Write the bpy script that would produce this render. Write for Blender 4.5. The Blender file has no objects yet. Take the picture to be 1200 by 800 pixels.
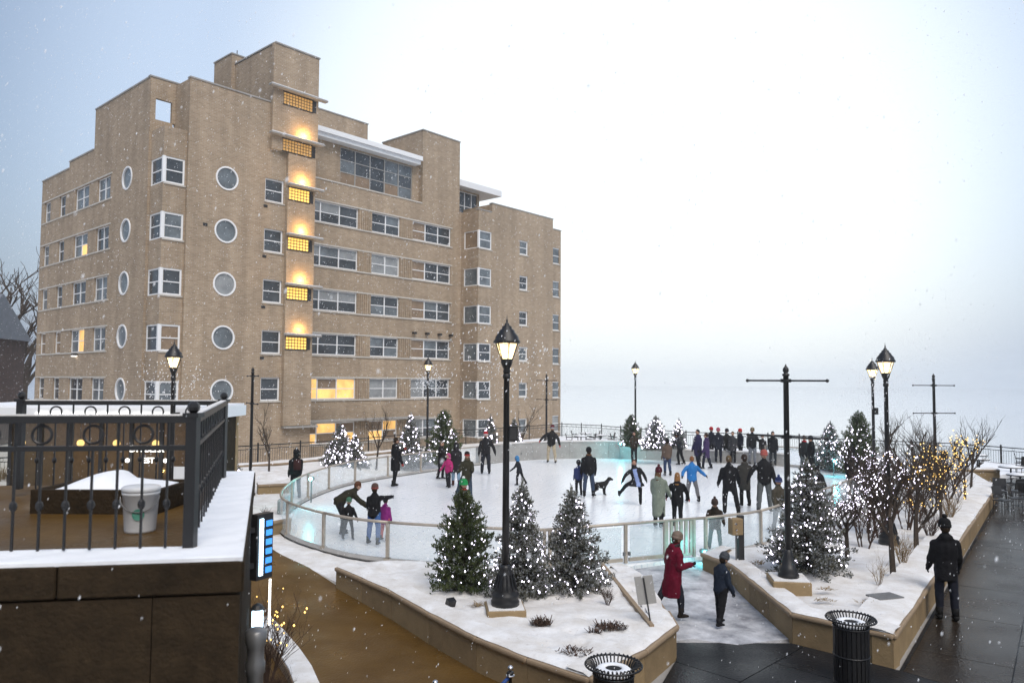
import bpy, bmesh, math, random
import numpy as np
from mathutils import Vector, Matrix, Euler, noise
from mathutils.geometry import delaunay_2d_cdt
random.seed(7)
sc = bpy.context.scene
COL = sc.collection
RAD = math.radians

# ------------------------------------------------------------------ camera
EYE = 4.3
FPX = 885.0
cd = bpy.data.cameras.new('camera'); cam = bpy.data.objects.new('camera', cd); COL.objects.link(cam)
cd.sensor_width = 36.0; cd.lens = FPX / 1200 * 36
cd.clip_start = 0.1; cd.clip_end = 6000
cam.location = (0, 0, EYE)
CAM_R = (Matrix.Rotation(RAD(90 + 3.04), 3, 'X') @ Matrix.Rotation(0.006, 3, 'Z'))
cam.rotation_euler = CAM_R.to_euler()
cd.dof.use_dof = True; cd.dof.focus_distance = 26.0; cd.dof.aperture_fstop = 2.2
sc.camera = cam

# ------------------------------------------------------------------ sky and sun (snowy overcast, late afternoon)
SUN_AZ, SUN_EL = RAD(158), RAD(52)
SUN_DIR = Vector((math.sin(SUN_AZ) * math.cos(SUN_EL), math.cos(SUN_AZ) * math.cos(SUN_EL), math.sin(SUN_EL)))
w = bpy.data.worlds.new('World'); sc.world = w; w.use_nodes = True
nt = w.node_tree; nt.nodes.clear()
N = nt.nodes.new; L = nt.links.new
out = N('ShaderNodeOutputWorld')
sky = N('ShaderNodeTexSky'); sky.sky_type = 'NISHITA'; sky.sun_disc = False
sky.sun_elevation = SUN_EL; sky.sun_rotation = SUN_AZ; sky.air_density = 1.5; sky.dust_density = 5.0
bg1 = N('ShaderNodeBackground'); bg1.inputs[1].default_value = 0.05
L(sky.outputs[0], bg1.inputs[0])
tc = N('ShaderNodeTexCoord')
dot = N('ShaderNodeVectorMath'); dot.operation = 'DOT_PRODUCT'
glow = Vector((math.sin(RAD(8)) * math.cos(RAD(14)), math.cos(RAD(8)) * math.cos(RAD(14)), math.sin(RAD(14))))
dot.inputs[1].default_value = glow
L(tc.outputs['Generated'], dot.inputs[0])
cr = N('ShaderNodeValToRGB')
e = cr.color_ramp.elements
cr.color_ramp.interpolation = 'EASE'
e[0].position = 0.68; e[0].color = (0.115, 0.155, 0.235, 1)
e[1].position = 0.965; e[1].color = (0.70, 0.735, 0.745, 1)
el = e.new(0.86); el.color = (0.36, 0.425, 0.53, 1)
L(dot.outputs['Value'], cr.inputs[0])
bg2 = N('ShaderNodeBackground'); bg2.inputs[1].default_value = 1.0
L(cr.outputs[0], bg2.inputs[0])
add = N('ShaderNodeAddShader'); L(bg1.outputs[0], add.inputs[0]); L(bg2.outputs[0], add.inputs[1])
L(add.outputs[0], out.inputs[0])
sl = bpy.data.lights.new('sun', 'SUN'); sl.energy = 1.5; sl.angle = RAD(40); sl.color = (1.0, 0.97, 0.93)
so = bpy.data.objects.new('sun', sl); COL.objects.link(so)
so.rotation_euler = SUN_DIR.to_track_quat('Z', 'Y').to_euler()

vs = sc.view_settings
vs.view_transform = 'Standard'; vs.look = 'None'; vs.gamma = 1.0; vs.exposure = 0.40; vs.use_curve_mapping = False
cy = sc.cycles
cy.use_denoising = True
try: cy.denoiser = 'OPENIMAGEDENOISE'
except Exception: pass
cy.max_bounces = 7; cy.diffuse_bounces = 3; cy.glossy_bounces = 3; cy.transmission_bounces = 4; cy.transparent_max_bounces = 16
cy.volume_bounces = 2; cy.sample_clamp_indirect = 4.0; cy.caustics_reflective = False; cy.caustics_refractive = False

# ------------------------------------------------------------------ helpers
def ray(px, py):
    return CAM_R @ Vector(((px - 600) / FPX, -(py - 400) / FPX, -1.0))
def G(px, py, z=0.0):
    """where a sight line of the survey meets the level z"""
    d = ray(px, py); t = (z - EYE) / d.z
    return Vector((d.x * t, d.y * t, z))
def D(px, py, Y):
    d = ray(px, py); t = Y / d.y
    return Vector((d.x * t, Y, EYE + d.z * t))

MATS = {}
def mat(name, col, rough=0.6, spec=0.5, metal=0.0, noise_amt=0.0, noise_scale=6.0, bump=0.0, bump_scale=30.0,
        emit=None, estr=0.0, col2=None, alpha=1.0, coords='Object', detail=6.0):
    m = bpy.data.materials.new(name); m.use_nodes = True
    t = m.node_tree; b = t.nodes['Principled BSDF']
    b.inputs['Base Color'].default_value = (*col, 1)
    b.inputs['Roughness'].default_value = rough
    b.inputs['Specular IOR Level'].default_value = spec
    b.inputs['Metallic'].default_value = metal
    if noise_amt or col2:
        c = t.nodes.new('ShaderNodeTexCoord'); n = t.nodes.new('ShaderNodeTexNoise')
        n.inputs['Scale'].default_value = noise_scale; n.inputs['Detail'].default_value = detail
        n.inputs['Roughness'].default_value = 0.65
        t.links.new(c.outputs[coords], n.inputs['Vector'])
        r = t.nodes.new('ShaderNodeValToRGB')
        c2 = col2 or tuple(max(0, x * (1 - noise_amt)) for x in col)
        r.color_ramp.elements[0].position = 0.32; r.color_ramp.elements[0].color = (*c2, 1)
        r.color_ramp.elements[1].position = 0.68; r.color_ramp.elements[1].color = (*col, 1)
        t.links.new(n.outputs[0], r.inputs[0]); t.links.new(r.outputs[0], b.inputs['Base Color'])
    if bump:
        c = t.nodes.new('ShaderNodeTexCoord'); n = t.nodes.new('ShaderNodeTexNoise')
        n.inputs['Scale'].default_value = bump_scale; n.inputs['Detail'].default_value = 5
        t.links.new(c.outputs[coords], n.inputs['Vector'])
        k = t.nodes.new('ShaderNodeBump'); k.inputs['Strength'].default_value = bump; k.inputs['Distance'].default_value = 0.02
        t.links.new(n.outputs[0], k.inputs['Height']); t.links.new(k.outputs[0], b.inputs['Normal'])
    if emit:
        b.inputs['Emission Color'].default_value = (*emit, 1); b.inputs['Emission Strength'].default_value = estr
    if alpha < 1: b.inputs['Alpha'].default_value = alpha
    MATS[name] = m
    return m

def glass_mat(name, tint, trans, frost, rough=0.05):
    m = bpy.data.materials.new(name); m.use_nodes = True; t = m.node_tree; t.nodes.clear()
    o = t.nodes.new('ShaderNodeOutputMaterial')
    tr = t.nodes.new('ShaderNodeBsdfTransparent'); tr.inputs[0].default_value = (*tint, 1)
    gl = t.nodes.new('ShaderNodeBsdfGlossy'); gl.inputs['Roughness'].default_value = rough; gl.inputs[0].default_value = (.9, .95, 1, 1)
    df = t.nodes.new('ShaderNodeBsdfDiffuse'); df.inputs[0].default_value = (.8, .86, .88, 1)
    tl = t.nodes.new('ShaderNodeBsdfTranslucent'); tl.inputs[0].default_value = (.8, .88, .9, 1)
    ad = t.nodes.new('ShaderNodeMixShader'); ad.inputs[0].default_value = .5
    t.links.new(df.outputs[0], ad.inputs[1]); t.links.new(tl.outputs[0], ad.inputs[2])
    fw_ = t.nodes.new('ShaderNodeLayerWeight'); fw_.inputs['Blend'].default_value = .2; fr = t.nodes.new('ShaderNodeMath'); fr.operation = 'MULTIPLY'; fr.inputs[1].default_value = .45; t.links.new(fw_.outputs['Facing'], fr.inputs[0])
    m1 = t.nodes.new('ShaderNodeMixShader'); t.links.new(fr.outputs[0], m1.inputs[0])
    t.links.new(tr.outputs[0], m1.inputs[1]); t.links.new(gl.outputs[0], m1.inputs[2])
    c = t.nodes.new('ShaderNodeTexCoord'); n = t.nodes.new('ShaderNodeTexNoise'); n.inputs['Scale'].default_value = 1.3; n.inputs['Detail'].default_value = 4
    t.links.new(c.outputs['Object'], n.inputs[0])
    mp = t.nodes.new('ShaderNodeMapRange'); mp.inputs[1].default_value = .3; mp.inputs[2].default_value = .7
    mp.inputs[3].default_value = frost * .5; mp.inputs[4].default_value = frost * 1.4
    t.links.new(n.outputs[0], mp.inputs[0])
    m2 = t.nodes.new('ShaderNodeMixShader'); t.links.new(mp.outputs[0], m2.inputs[0])
    t.links.new(m1.outputs[0], m2.inputs[1]); t.links.new(ad.outputs[0], m2.inputs[2])
    t.links.new(m2.outputs[0], o.inputs[0]); MATS[name] = m
    return m

class MB:
    """collects geometry for one mesh object"""
    def __init__(s): s.v = []; s.f = []; s.m = []
    def add(s, vs, fs, mi=0):
        k = len(s.v); s.v.extend([tuple(a) for a in vs]); s.f.extend([tuple(i + k for i in f) for f in fs]); s.m.extend([mi] * len(fs)); return s
    def box(s, c, size, rz=0.0, mi=0, M=None):
        hx, hy, hz = size[0] / 2, size[1] / 2, size[2] / 2
        cs, sn = math.cos(rz), math.sin(rz); vs = []
        for x, y, z in ((-1,-1,-1),(1,-1,-1),(1,1,-1),(-1,1,-1),(-1,-1,1),(1,-1,1),(1,1,1),(-1,1,1)):
            a, b = x * hx, y * hy
            p = Vector((a * cs - b * sn, a * sn + b * cs, z * hz))
            if M is not None: p = M @ p
            vs.append((c[0] + p.x, c[1] + p.y, c[2] + p.z))
        return s.add(vs, [(0,3,2,1),(4,5,6,7),(0,1,5,4),(1,2,6,5),(2,3,7,6),(3,0,4,7)], mi)
    def span(s, x0, x1, y0, y1, z0, z1, mi=0):
        return s.box(((x0+x1)/2, (y0+y1)/2, (z0+z1)/2), (abs(x1-x0), abs(y1-y0), abs(z1-z0)), 0, mi)
    def bar(s, a, b, w, h, mi=0):
        """rectangular bar from a to b"""
        a, b = Vector(a), Vector(b); d = (b - a); ln = d.length
        q = d.to_track_quat('X', 'Z').to_matrix()
        return s.box((a + b) / 2, (ln, w, h), 0, mi, q)
    def prism(s, poly, z0, z1, mi=0):
        n = len(poly); a = sum(poly[i][0]*poly[(i+1)%n][1]-poly[(i+1)%n][0]*poly[i][1] for i in range(n))
        if a < 0: poly = poly[::-1]
        vs = [(p[0], p[1], z0) for p in poly] + [(p[0], p[1], z1) for p in poly]
        fs = [tuple(range(n-1, -1, -1)), tuple(range(n, 2*n))] + [(i, (i+1)%n, n+(i+1)%n, n+i) for i in range(n)]
        return s.add(vs, fs, mi)
    def tube(s, pts, rad, n=8, mi=0, cap=True, flat=None):
        pts = [Vector(p) for p in pts]; m = len(pts)
        if not hasattr(rad, '__len__'): rad = [rad] * m
        up = None; vs = []
        for i, p in enumerate(pts):
            d = (pts[min(i+1, m-1)] - pts[max(i-1, 0)])
            d = d.normalized() if d.length > 1e-9 else Vector((0, 0, 1))
            if up is None:
                up = Vector((1, 0, 0)) if abs(d.x) < .9 else Vector((0, 1, 0))
            up = (up - d * up.dot(d)); up = up.normalized() if up.length > 1e-6 else d.orthogonal().normalized()
            sd = d.cross(up)
            for k in range(n):
                a = 2 * math.pi * k / n
                vs.append(p + (up * math.cos(a) + sd * math.sin(a)) * rad[i])
        fs = [(i*n+k, i*n+(k+1)%n, (i+1)*n+(k+1)%n, (i+1)*n+k) for i in range(m-1) for k in range(n)]
        if cap: fs += [tuple(range(n-1, -1, -1)), tuple((m-1)*n+k for k in range(n))]
        return s.add(vs, fs, mi)
    def lathe(s, prof, n=12, c=(0, 0, 0), mi=0, M=None, sx=1, sy=1):
        vs = []
        for r, z in prof:
            for k in range(n):
                a = 2 * math.pi * (k + .5) / n
                p = Vector((r * math.cos(a) * sx, r * math.sin(a) * sy, z))
                if M is not None: p = M @ p
                vs.append((p.x + c[0], p.y + c[1], p.z + c[2]))
        m = len(prof)
        fs = [(i*n+k, i*n+(k+1)%n, (i+1)*n+(k+1)%n, (i+1)*n+k) for i in range(m-1) for k in range(n)]
        fs += [tuple(range(n-1, -1, -1)), tuple((m-1)*n+k for k in range(n))]
        return s.add(vs, fs, mi)
    def ball(s, c, r, n=8, m=5, mi=0, M=None, sc_=(1, 1, 1)):
        prof = [(max(r * math.sin(math.pi * i / m), r * .02), -r * math.cos(math.pi * i / m)) for i in range(m + 1)]
        S = Matrix.Diagonal(Vector(sc_)); MM = (M @ S) if M is not None else S
        return s.lathe(prof, n, c, mi, MM)
    def mesh(s, name):
        me = bpy.data.meshes.new(name); me.from_pydata(s.v, [], s.f)
        if any(s.m): me.polygons.foreach_set('material_index', s.m)
        me.update(); return me
    def build(s, name, mats, parent=None, smooth=False, loc=None, rz=None):
        me = s.mesh(name)
        for x in (mats if isinstance(mats, (list, tuple)) else [mats]): me.materials.append(MATS[x] if isinstance(x, str) else x)
        if smooth: me.polygons.foreach_set('use_smooth', [True] * len(me.polygons))
        return link(name, me, parent, loc, rz)

def link(name, me, parent=None, loc=None, rz=None):
    o = bpy.data.objects.new(name, me); COL.objects.link(o)
    if parent is not None: o.parent = parent
    if loc is not None: o.location = loc
    if rz is not None: o.rotation_euler = (0, 0, rz)
    return o
def thing(name, label, cat, loc=(0, 0, 0), rz=0.0, group=None, scale=1.0):
    o = link(name, None, None, loc, rz); o.empty_display_size = .2
    o.scale = (scale,) * 3 if not hasattr(scale, '__len__') else scale
    return tag(o, label, cat, group)
def tag(o, label, cat, group=None):
    o['label'] = label; o['category'] = cat
    if group: o['group'] = group
    return o
def kind(o, k, label=None):
    o['kind'] = k
    if label: o['label'] = label
    return o
def copy_tree(o, parent=None):
    c = o.copy(); COL.objects.link(c); c.parent = parent
    for ch in o.children: copy_tree(ch, c)
    return c
def lamp_light(name, loc, energy, col, parent=None, r=.08):
    l = bpy.data.lights.new(name, 'POINT'); l.energy = energy; l.color = col; l.shadow_soft_size = r
    o = bpy.data.objects.new(name, l); COL.objects.link(o); o.location = loc
    if parent is not None: o.parent = parent
    return o
def spline(pts, per=8, closed=False):
    n = len(pts); res = []
    P = [Vector(p) for p in pts]
    rng = range(n) if closed else range(n - 1)
    for i in rng:
        if closed: a, b, c, d = P[(i-1) % n], P[i], P[(i+1) % n], P[(i+2) % n]
        else: a, b, c, d = P[max(i-1, 0)], P[i], P[i+1], P[min(i+2, n-1)]
        for k in range(per):
            t = k / per
            res.append(.5 * ((2*b) + (c-a)*t + (2*a-5*b+4*c-d)*t*t + (3*b-a-3*c+d)*t**3))
    if not closed: res.append(P[-1])
    return res
def inside(p, poly):
    x, y = p[0], p[1]; r = False; j = len(poly) - 1
    for i in range(len(poly)):
        xi, yi = poly[i][0], poly[i][1]; xj, yj = poly[j][0], poly[j][1]
        if (yi > y) != (yj > y) and x < (xj-xi)*(y-yi)/(yj-yi)+xi: r = not r
        j = i
    return r
def sheet(poly, zf, step=.5, skirt=None):
    """triangulated ground sheet inside poly, height zf(x, y); skirt: drop the edge to this z"""
    pts = [Vector((p[0], p[1])) for p in poly]; n = len(pts)
    xs = [p.x for p in pts]; ys = [p.y for p in pts]
    inner = []
    x = min(xs) + step * .5
    while x < max(xs):
        y = min(ys) + step * .5
        while y < max(ys):
            q = (x + random.uniform(-.2, .2) * step, y + random.uniform(-.2, .2) * step)
            if inside(q, pts): inner.append(Vector(q))
            y += step
        x += step
    V, E, F, *_ = delaunay_2d_cdt(pts + inner, [(i, (i+1) % n) for i in range(n)], [], 1, 1e-4)
    mb = MB(); mb.v = [(v.x, v.y, zf(v.x, v.y)) for v in V]
    for f in F:
        a, b, c = (V[i] for i in f[:3])
        if (b-a).cross(c-a) < 0: f = f[::-1]
        mb.f.append(tuple(f)); mb.m.append(0)
    if skirt is not None:
        b = [(p.x, p.y, zf(p.x, p.y)) for p in pts] + [(p.x, p.y, skirt) for p in pts]
        mb.add(b, [(i, (i+1) % n, n+(i+1) % n, n+i) for i in range(n)])
    return mb
def nz(x, y, s=1.0, o=0.0): return noise.noise(Vector((x * s + o, y * s - o, o * .7)))

# ------------------------------------------------------------------ materials
def ice_marks(m):
    t = m.node_tree; b = t.nodes['Principled BSDF']; c = t.nodes.new('ShaderNodeTexCoord')
    src = b.inputs['Base Color'].links[0].from_socket
    acc = None
    for sc_, rot, dis in ((1.1, .4, 9.0), (.8, 1.7, 12.0), (1.6, 2.6, 7.0)):
        mp = t.nodes.new('ShaderNodeMapping'); mp.inputs['Rotation'].default_value = (0, 0, rot); t.links.new(c.outputs['Object'], mp.inputs[0])
        w_ = t.nodes.new('ShaderNodeTexWave'); w_.inputs['Scale'].default_value = sc_; w_.inputs['Distortion'].default_value = dis; w_.inputs['Detail'].default_value = 3; w_.inputs['Detail Scale'].default_value = .7
        t.links.new(mp.outputs[0], w_.inputs[0])
        r = t.nodes.new('ShaderNodeValToRGB'); r.color_ramp.elements[0].position = .0; r.color_ramp.elements[0].color = (.80, .84, .88, 1); r.color_ramp.elements[1].position = .035; r.color_ramp.elements[1].color = (1, 1, 1, 1)
        t.links.new(w_.outputs[0], r.inputs[0])
        x = t.nodes.new('ShaderNodeMix'); x.data_type = 'RGBA'; x.blend_type = 'MULTIPLY'; x.inputs[0].default_value = 1
        t.links.new(acc or src, x.inputs[6]); t.links.new(r.outputs[0], x.inputs[7]); acc = x.outputs[2]
    t.links.new(acc, b.inputs['Base Color'])
mat('snow', (.84, .86, .89), .85, .2, 0, .06, 1.5, .5, 14, coords='Object')
mat('snow_dirty', (.80, .80, .80), .85, .2, 0, .0, 2.2, .6, 16, col2=(.60, .57, .53))
def specks(m, amt=1.0):
    t = m.node_tree; b = t.nodes['Principled BSDF']; src = b.inputs['Base Color'].links[0].from_socket
    c = t.nodes.new('ShaderNodeTexCoord'); acc = src
    for sc_, lo, hi, col in ((34, .70, .76, (.20, .14, .09)), (9, .66, .78, (.52, .47, .42)), (3.2, .62, .75, (.62, .60, .58))):
        n = t.nodes.new('ShaderNodeTexNoise'); n.inputs['Scale'].default_value = sc_; n.inputs['Detail'].default_value = 4; t.links.new(c.outputs['Object'], n.inputs[0])
        r = t.nodes.new('ShaderNodeMapRange'); r.inputs[1].default_value = lo; r.inputs[2].default_value = hi; r.inputs[4].default_value = .75 * amt; t.links.new(n.outputs[0], r.inputs[0])
        x = t.nodes.new('ShaderNodeMix'); x.data_type = 'RGBA'; t.links.new(r.outputs[0], x.inputs[0]); t.links.new(acc, x.inputs[6]); x.inputs[7].default_value = (*col, 1); acc = x.outputs[2]
    t.links.new(acc, b.inputs['Base Color'])
specks(MATS['snow_dirty'])
mat('snow_trodden', (.66, .67, .70), .7, .3, 0, 0, 2.1, .9, 12, col2=(.20, .205, .225), detail=10)
specks(MATS['snow_trodden'], .8)
mat('ice', (.90, .915, .93), .24, .45, 0, .06, .6, .06, 5)
ice_marks(MATS['ice'])
mat('stone', (.30, .215, .115), .75, .3, 0, .22, 3.0, .35, 26)
mat('stone_b', (.26, .185, .10), .75, .3, 0, .25, 3.0, .35, 26)
mat('stone_cap', (.31, .23, .15), .7, .3, 0, .2, 4, .3, 20)
mat('stone_shaded', (.038, .025, .013), .8, .15, 0, .55, 5.0, .7, 34, detail=10)  # tan stone with its shade darkened into the base colour
mat('concrete', (.36, .35, .335), .8, .3, 0, .25, 1.6, .3, 18)
mat('black_metal', (.012, .012, .013), .42, .5, 0, .3, 9)
mat('dark_metal', (.03, .03, .032), .5, .5, 0, .3, 9)
mat('rail_metal', (.44, .385, .32), .42, .5, .25, .2, 5)
mat('grey_metal', (.22, .22, .22), .4, .5, .5, .2, 5)
mat('sign_grey', (.42, .41, .39), .5, .5, .3, .1, 6)
mat('white_frame', (.80, .81, .82), .5, .4)
mat('white_roof', (.78, .80, .82), .6, .3)
mat('lime_sill', (.55, .52, .47), .7, .3, 0, .15, 3)
mat('dark_void', (.02, .02, .022), .8, .2)
mat('pane_dark', (.085, .10, .115), .08, .6, 0, .6, .9)
mat('pane_mid', (.21, .245, .27), .12, .6, 0, .6, .9)
mat('pane_blind', (.32, .34, .35), .35, .5, 0, .35, 1.4)
mat('pane_tan', (.30, .22, .15), .2, .5, 0, .3, 2)
mat('pane_lit', (.5, .35, .15), .4, .4, 0, .5, 1.7, emit=(1.0, .55, .16), estr=.75)
for _n, _s in (('pane_lit', .8),):
    _t = MATS[_n].node_tree; _b = _t.nodes['Principled BSDF']; _c = _t.nodes.new('ShaderNodeTexCoord'); _x = _t.nodes.new('ShaderNodeTexNoise'); _x.inputs['Scale'].default_value = .8; _t.links.new(_c.outputs['Object'], _x.inputs[0])
    _m = _t.nodes.new('ShaderNodeMapRange'); _m.inputs[1].default_value = .35; _m.inputs[2].default_value = .65; _m.inputs[3].default_value = .55; _m.inputs[4].default_value = 1.0; _t.links.new(_x.outputs[0], _m.inputs[0]); _t.links.new(_m.outputs[0], _b.inputs['Emission Strength'])
mat('block_lit', (.5, .36, .14), .3, .5, emit=(1.0, .58, .10), estr=1.0)
mat('block_dim', (.30, .2, .08), .3, .5, emit=(1.0, .5, .12), estr=.32)
mat('lantern_glow', (1, .9, .7), .4, .4, emit=(1.0, .80, .48), estr=5.0)
mat('bulb_white', (1, 1, 1), .4, .4, emit=(.86, .80, 1.0), estr=4.0)
mat('bulb_warm', (1, .8, .3), .4, .4, emit=(1.0, .60, .15), estr=2.6)
mat('cyan_glow', (.5, 1, 1), .4, .4, emit=(.25, .95, 1.0), estr=10)
mat('blue_white_glow', (.7, .85, 1), .4, .4, emit=(.55, .80, 1.0), estr=3.2)
mat('blue_glow', (.05, .25, .7), .4, .4, emit=(.06, .30, .85), estr=.9)
mat('warm_glow', (1, .7, .3), .4, .4, emit=(1.0, .66, .22), estr=1.6)
mat('letter_glow', (1, 1, 1), .4, .4, emit=(1, .97, .9), estr=3.0)
mat('bark', (.075, .058, .046), .9, .2, 0, .4, 12, .5, 40)
mat('twig', (.085, .055, .042), .9, .2, 0, .3, 6)
mat('dry_grass', (.30, .21, .11), .9, .2, 0, .35, 9)
mat('wood', (.36, .24, .12), .6, .3, 0, .3, 8)
mat('bucket_white', (.62, .63, .64), .4, .5, 0, .08, 3)
mat('green_label', (.06, .22, .16), .5, .4)
mat('rope_blue', (.02, .06, .22), .7, .3)
mat('chrome', (.7, .7, .72), .18, .5, 1)
mat('water', (.62, .66, .70), .06, 1.0, 0, .10, .02, .04, .4)
mat('dark_brick', (.075, .05, .045), .85, .2, 0, .4, 3, .3, 14)
mat('slate_roof', (.20, .22, .25), .8, .3, 0, .25, 2, .3, 8)
for nm, a, b, tint in (('needle_green', (.040, .062, .022), (.10, .125, .048), .14), ('needle_spruce', (.058, .064, .046), (.135, .135, .10), .34)):
    m = bpy.data.materials.new(nm); m.use_nodes = True; t = m.node_tree; b_ = t.nodes['Principled BSDF']; MATS[nm] = m
    c = t.nodes.new('ShaderNodeTexCoord'); n_ = t.nodes.new('ShaderNodeTexNoise'); n_.inputs['Scale'].default_value = 5; n_.inputs['Detail'].default_value = 6
    t.links.new(c.outputs['Object'], n_.inputs[0])
    r = t.nodes.new('ShaderNodeValToRGB'); r.color_ramp.elements[0].position = .35; r.color_ramp.elements[1].position = .65
    r.color_ramp.elements[0].color = (*a, 1); r.color_ramp.elements[1].color = (*b, 1)
    t.links.new(n_.outputs[0], r.inputs[0])
    # dusting of snow clumps that have settled on the needles
    n2 = t.nodes.new('ShaderNodeTexNoise'); n2.inputs['Scale'].default_value = 26; n2.inputs['Detail'].default_value = 3
    t.links.new(c.outputs['Object'], n2.inputs[0])
    r2 = t.nodes.new('ShaderNodeValToRGB'); r2.color_ramp.elements[0].position = .62 - tint * .4; r2.color_ramp.elements[1].position = .72 - tint * .4
    t.links.new(n2.outputs[0], r2.inputs[0])
    mx = t.nodes.new('ShaderNodeMix'); mx.data_type = 'RGBA'; mx.inputs[7].default_value = (.62, .64, .68, 1)
    ml = t.nodes.new('ShaderNodeMath'); ml.operation = 'MULTIPLY'; ml.inputs[1].default_value = .55
    t.links.new(r2.outputs[0], ml.inputs[0]); t.links.new(ml.outputs[0], mx.inputs[0])
    t.links.new(r.outputs[0], mx.inputs[6]); t.links.new(mx.outputs[2], b_.inputs['Base Color'])
    b_.inputs['Roughness'].default_value = .75; b_.inputs['Specular IOR Level'].default_value = .25

glass_mat('rink_glass', (.95, .98, .98), 1, .24)
glass_mat('shop_glass', (.85, .85, .82), 1, .03)

def brick_mat(name, c1, c2, mortar, scale=1.0):
    m = bpy.data.materials.new(name); m.use_nodes = True; t = m.node_tree; b = t.nodes['Principled BSDF']; MATS[name] = m
    c = t.nodes.new('ShaderNodeTexCoord'); sp = t.nodes.new('ShaderNodeSeparateXYZ'); t.links.new(c.outputs['Object'], sp.inputs[0])
    ad = t.nodes.new('ShaderNodeMath'); ad.operation = 'ADD'; t.links.new(sp.outputs[0], ad.inputs[0]); t.links.new(sp.outputs[1], ad.inputs[1])
    cb = t.nodes.new('ShaderNodeCombineXYZ'); t.links.new(ad.outputs[0], cb.inputs[0]); t.links.new(sp.outputs[2], cb.inputs[1])
    br = t.nodes.new('ShaderNodeTexBrick'); br.inputs['Scale'].default_value = 1.0
    br.inputs['Brick Width'].default_value = .30 * scale; br.inputs['Row Height'].default_value = .10 * scale; br.inputs['Mortar Size'].default_value = .012
    br.inputs['Color1'].default_value = (*c1, 1); br.inputs['Color2'].default_value = (*c2, 1); br.inputs['Mortar'].default_value = (*mortar, 1)
    br.inputs['Bias'].default_value = 0
    t.links.new(cb.outputs[0], br.inputs['Vector'])
    n = t.nodes.new('ShaderNodeTexNoise'); n.inputs['Scale'].default_value = .35; n.inputs['Detail'].default_value = 8; n.inputs['Roughness'].default_value = .7
    t.links.new(c.outputs['Object'], n.inputs[0])
    mp = t.nodes.new('ShaderNodeMapRange'); mp.inputs[1].default_value = .3; mp.inputs[2].default_value = .7; mp.inputs[3].default_value = .84; mp.inputs[4].default_value = 1.1
    t.links.new(n.outputs[0], mp.inputs[0])
    mx = t.nodes.new('ShaderNodeVectorMath'); mx.operation = 'SCALE'
    # rain streaks: noise stretched down the wall
    sm = t.nodes.new('ShaderNodeMapping'); sm.inputs['Scale'].default_value = (1.6, 1.6, .09); t.links.new(c.outputs['Object'], sm.inputs[0])
    n4 = t.nodes.new('ShaderNodeTexNoise'); n4.inputs['Scale'].default_value = 1.0; n4.inputs['Detail'].default_value = 6; t.links.new(sm.outputs[0], n4.inputs[0])
    mp4 = t.nodes.new('ShaderNodeMapRange'); mp4.inputs[1].default_value = .35; mp4.inputs[2].default_value = .62; mp4.inputs[3].default_value = .87; mp4.inputs[4].default_value = 1.04; t.links.new(n4.outputs[0], mp4.inputs[0])
    mm = t.nodes.new('ShaderNodeMath'); mm.operation = 'MULTIPLY'; t.links.new(mp.outputs[0], mm.inputs[0]); t.links.new(mp4.outputs[0], mm.inputs[1])
    t.links.new(br.outputs[0], mx.inputs[0]); t.links.new(mm.outputs[0], mx.inputs['Scale'])
    t.links.new(mx.outputs[0], b.inputs['Base Color'])
    k = t.nodes.new('ShaderNodeBump'); k.inputs['Strength'].default_value = .5; k.inputs['Distance'].default_value = .01
    t.links.new(br.outputs['Fac'], k.inputs['Height']); k.invert = True; t.links.new(k.outputs[0], b.inputs['Normal'])
    b.inputs['Roughness'].default_value = .85; b.inputs['Specular IOR Level'].default_value = .25
brick_mat('tan_brick', (.415, .315, .22), (.31, .23, .155), (.40, .35, .285))
brick_mat('red_brick', (.10, .062, .052), (.06, .04, .036), (.12, .10, .09))

def paving_mat(name, c1, c2, w_, h_, rough, rot, gap=.012, wet=.0, joint=None):
    m = bpy.data.materials.new(name); m.use_nodes = True; t = m.node_tree; b = t.nodes['Principled BSDF']; MATS[name] = m
    c = t.nodes.new('ShaderNodeTexCoord')
    n = t.nodes.new('ShaderNodeTexNoise'); n.inputs['Scale'].default_value = 1.1; n.inputs['Detail'].default_value = 8; n.inputs['Roughness'].default_value = .65
    t.links.new(c.outputs['Object'], n.inputs[0])
    r = t.nodes.new('ShaderNodeValToRGB'); r.color_ramp.elements[0].position = .3; r.color_ramp.elements[1].position = .7
    r.color_ramp.elements[0].color = (*c1, 1); r.color_ramp.elements[1].color = (*c2, 1)
    t.links.new(n.outputs[0], r.inputs[0]); t.links.new(r.outputs[0], b.inputs['Base Color'])
    n2 = t.nodes.new('ShaderNodeTexNoise'); n2.inputs['Scale'].default_value = .8; n2.inputs['Detail'].default_value = 5
    t.links.new(c.outputs['Object'], n2.inputs[0])
    mp = t.nodes.new('ShaderNodeMapRange'); mp.inputs[1].default_value = .35; mp.inputs[2].default_value = .65; mp.inputs[3].default_value = rough * .55; mp.inputs[4].default_value = rough * 1.3
    t.links.new(n2.outputs[0], mp.inputs[0]); t.links.new(mp.outputs[0], b.inputs['Roughness'])
    n3 = t.nodes.new('ShaderNodeTexNoise'); n3.inputs['Scale'].default_value = 22; n3.inputs['Detail'].default_value = 4
    t.links.new(c.outputs['Object'], n3.inputs[0])
    k = t.nodes.new('ShaderNodeBump'); k.inputs['Strength'].default_value = .38; k.inputs['Distance'].default_value = .02
    t.links.new(n3.outputs[0], k.inputs['Height']); t.links.new(k.outputs[0], b.inputs['Normal'])
    b.inputs['Specular IOR Level'].default_value = .10
paving_mat('wet_brown', (.075, .040, .010), (.125, .072, .022), 1, 1, .42, 0)
paving_mat('wet_slate', (.010, .011, .013), (.022, .023, .026), 1, 1, .40, 0)
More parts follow.
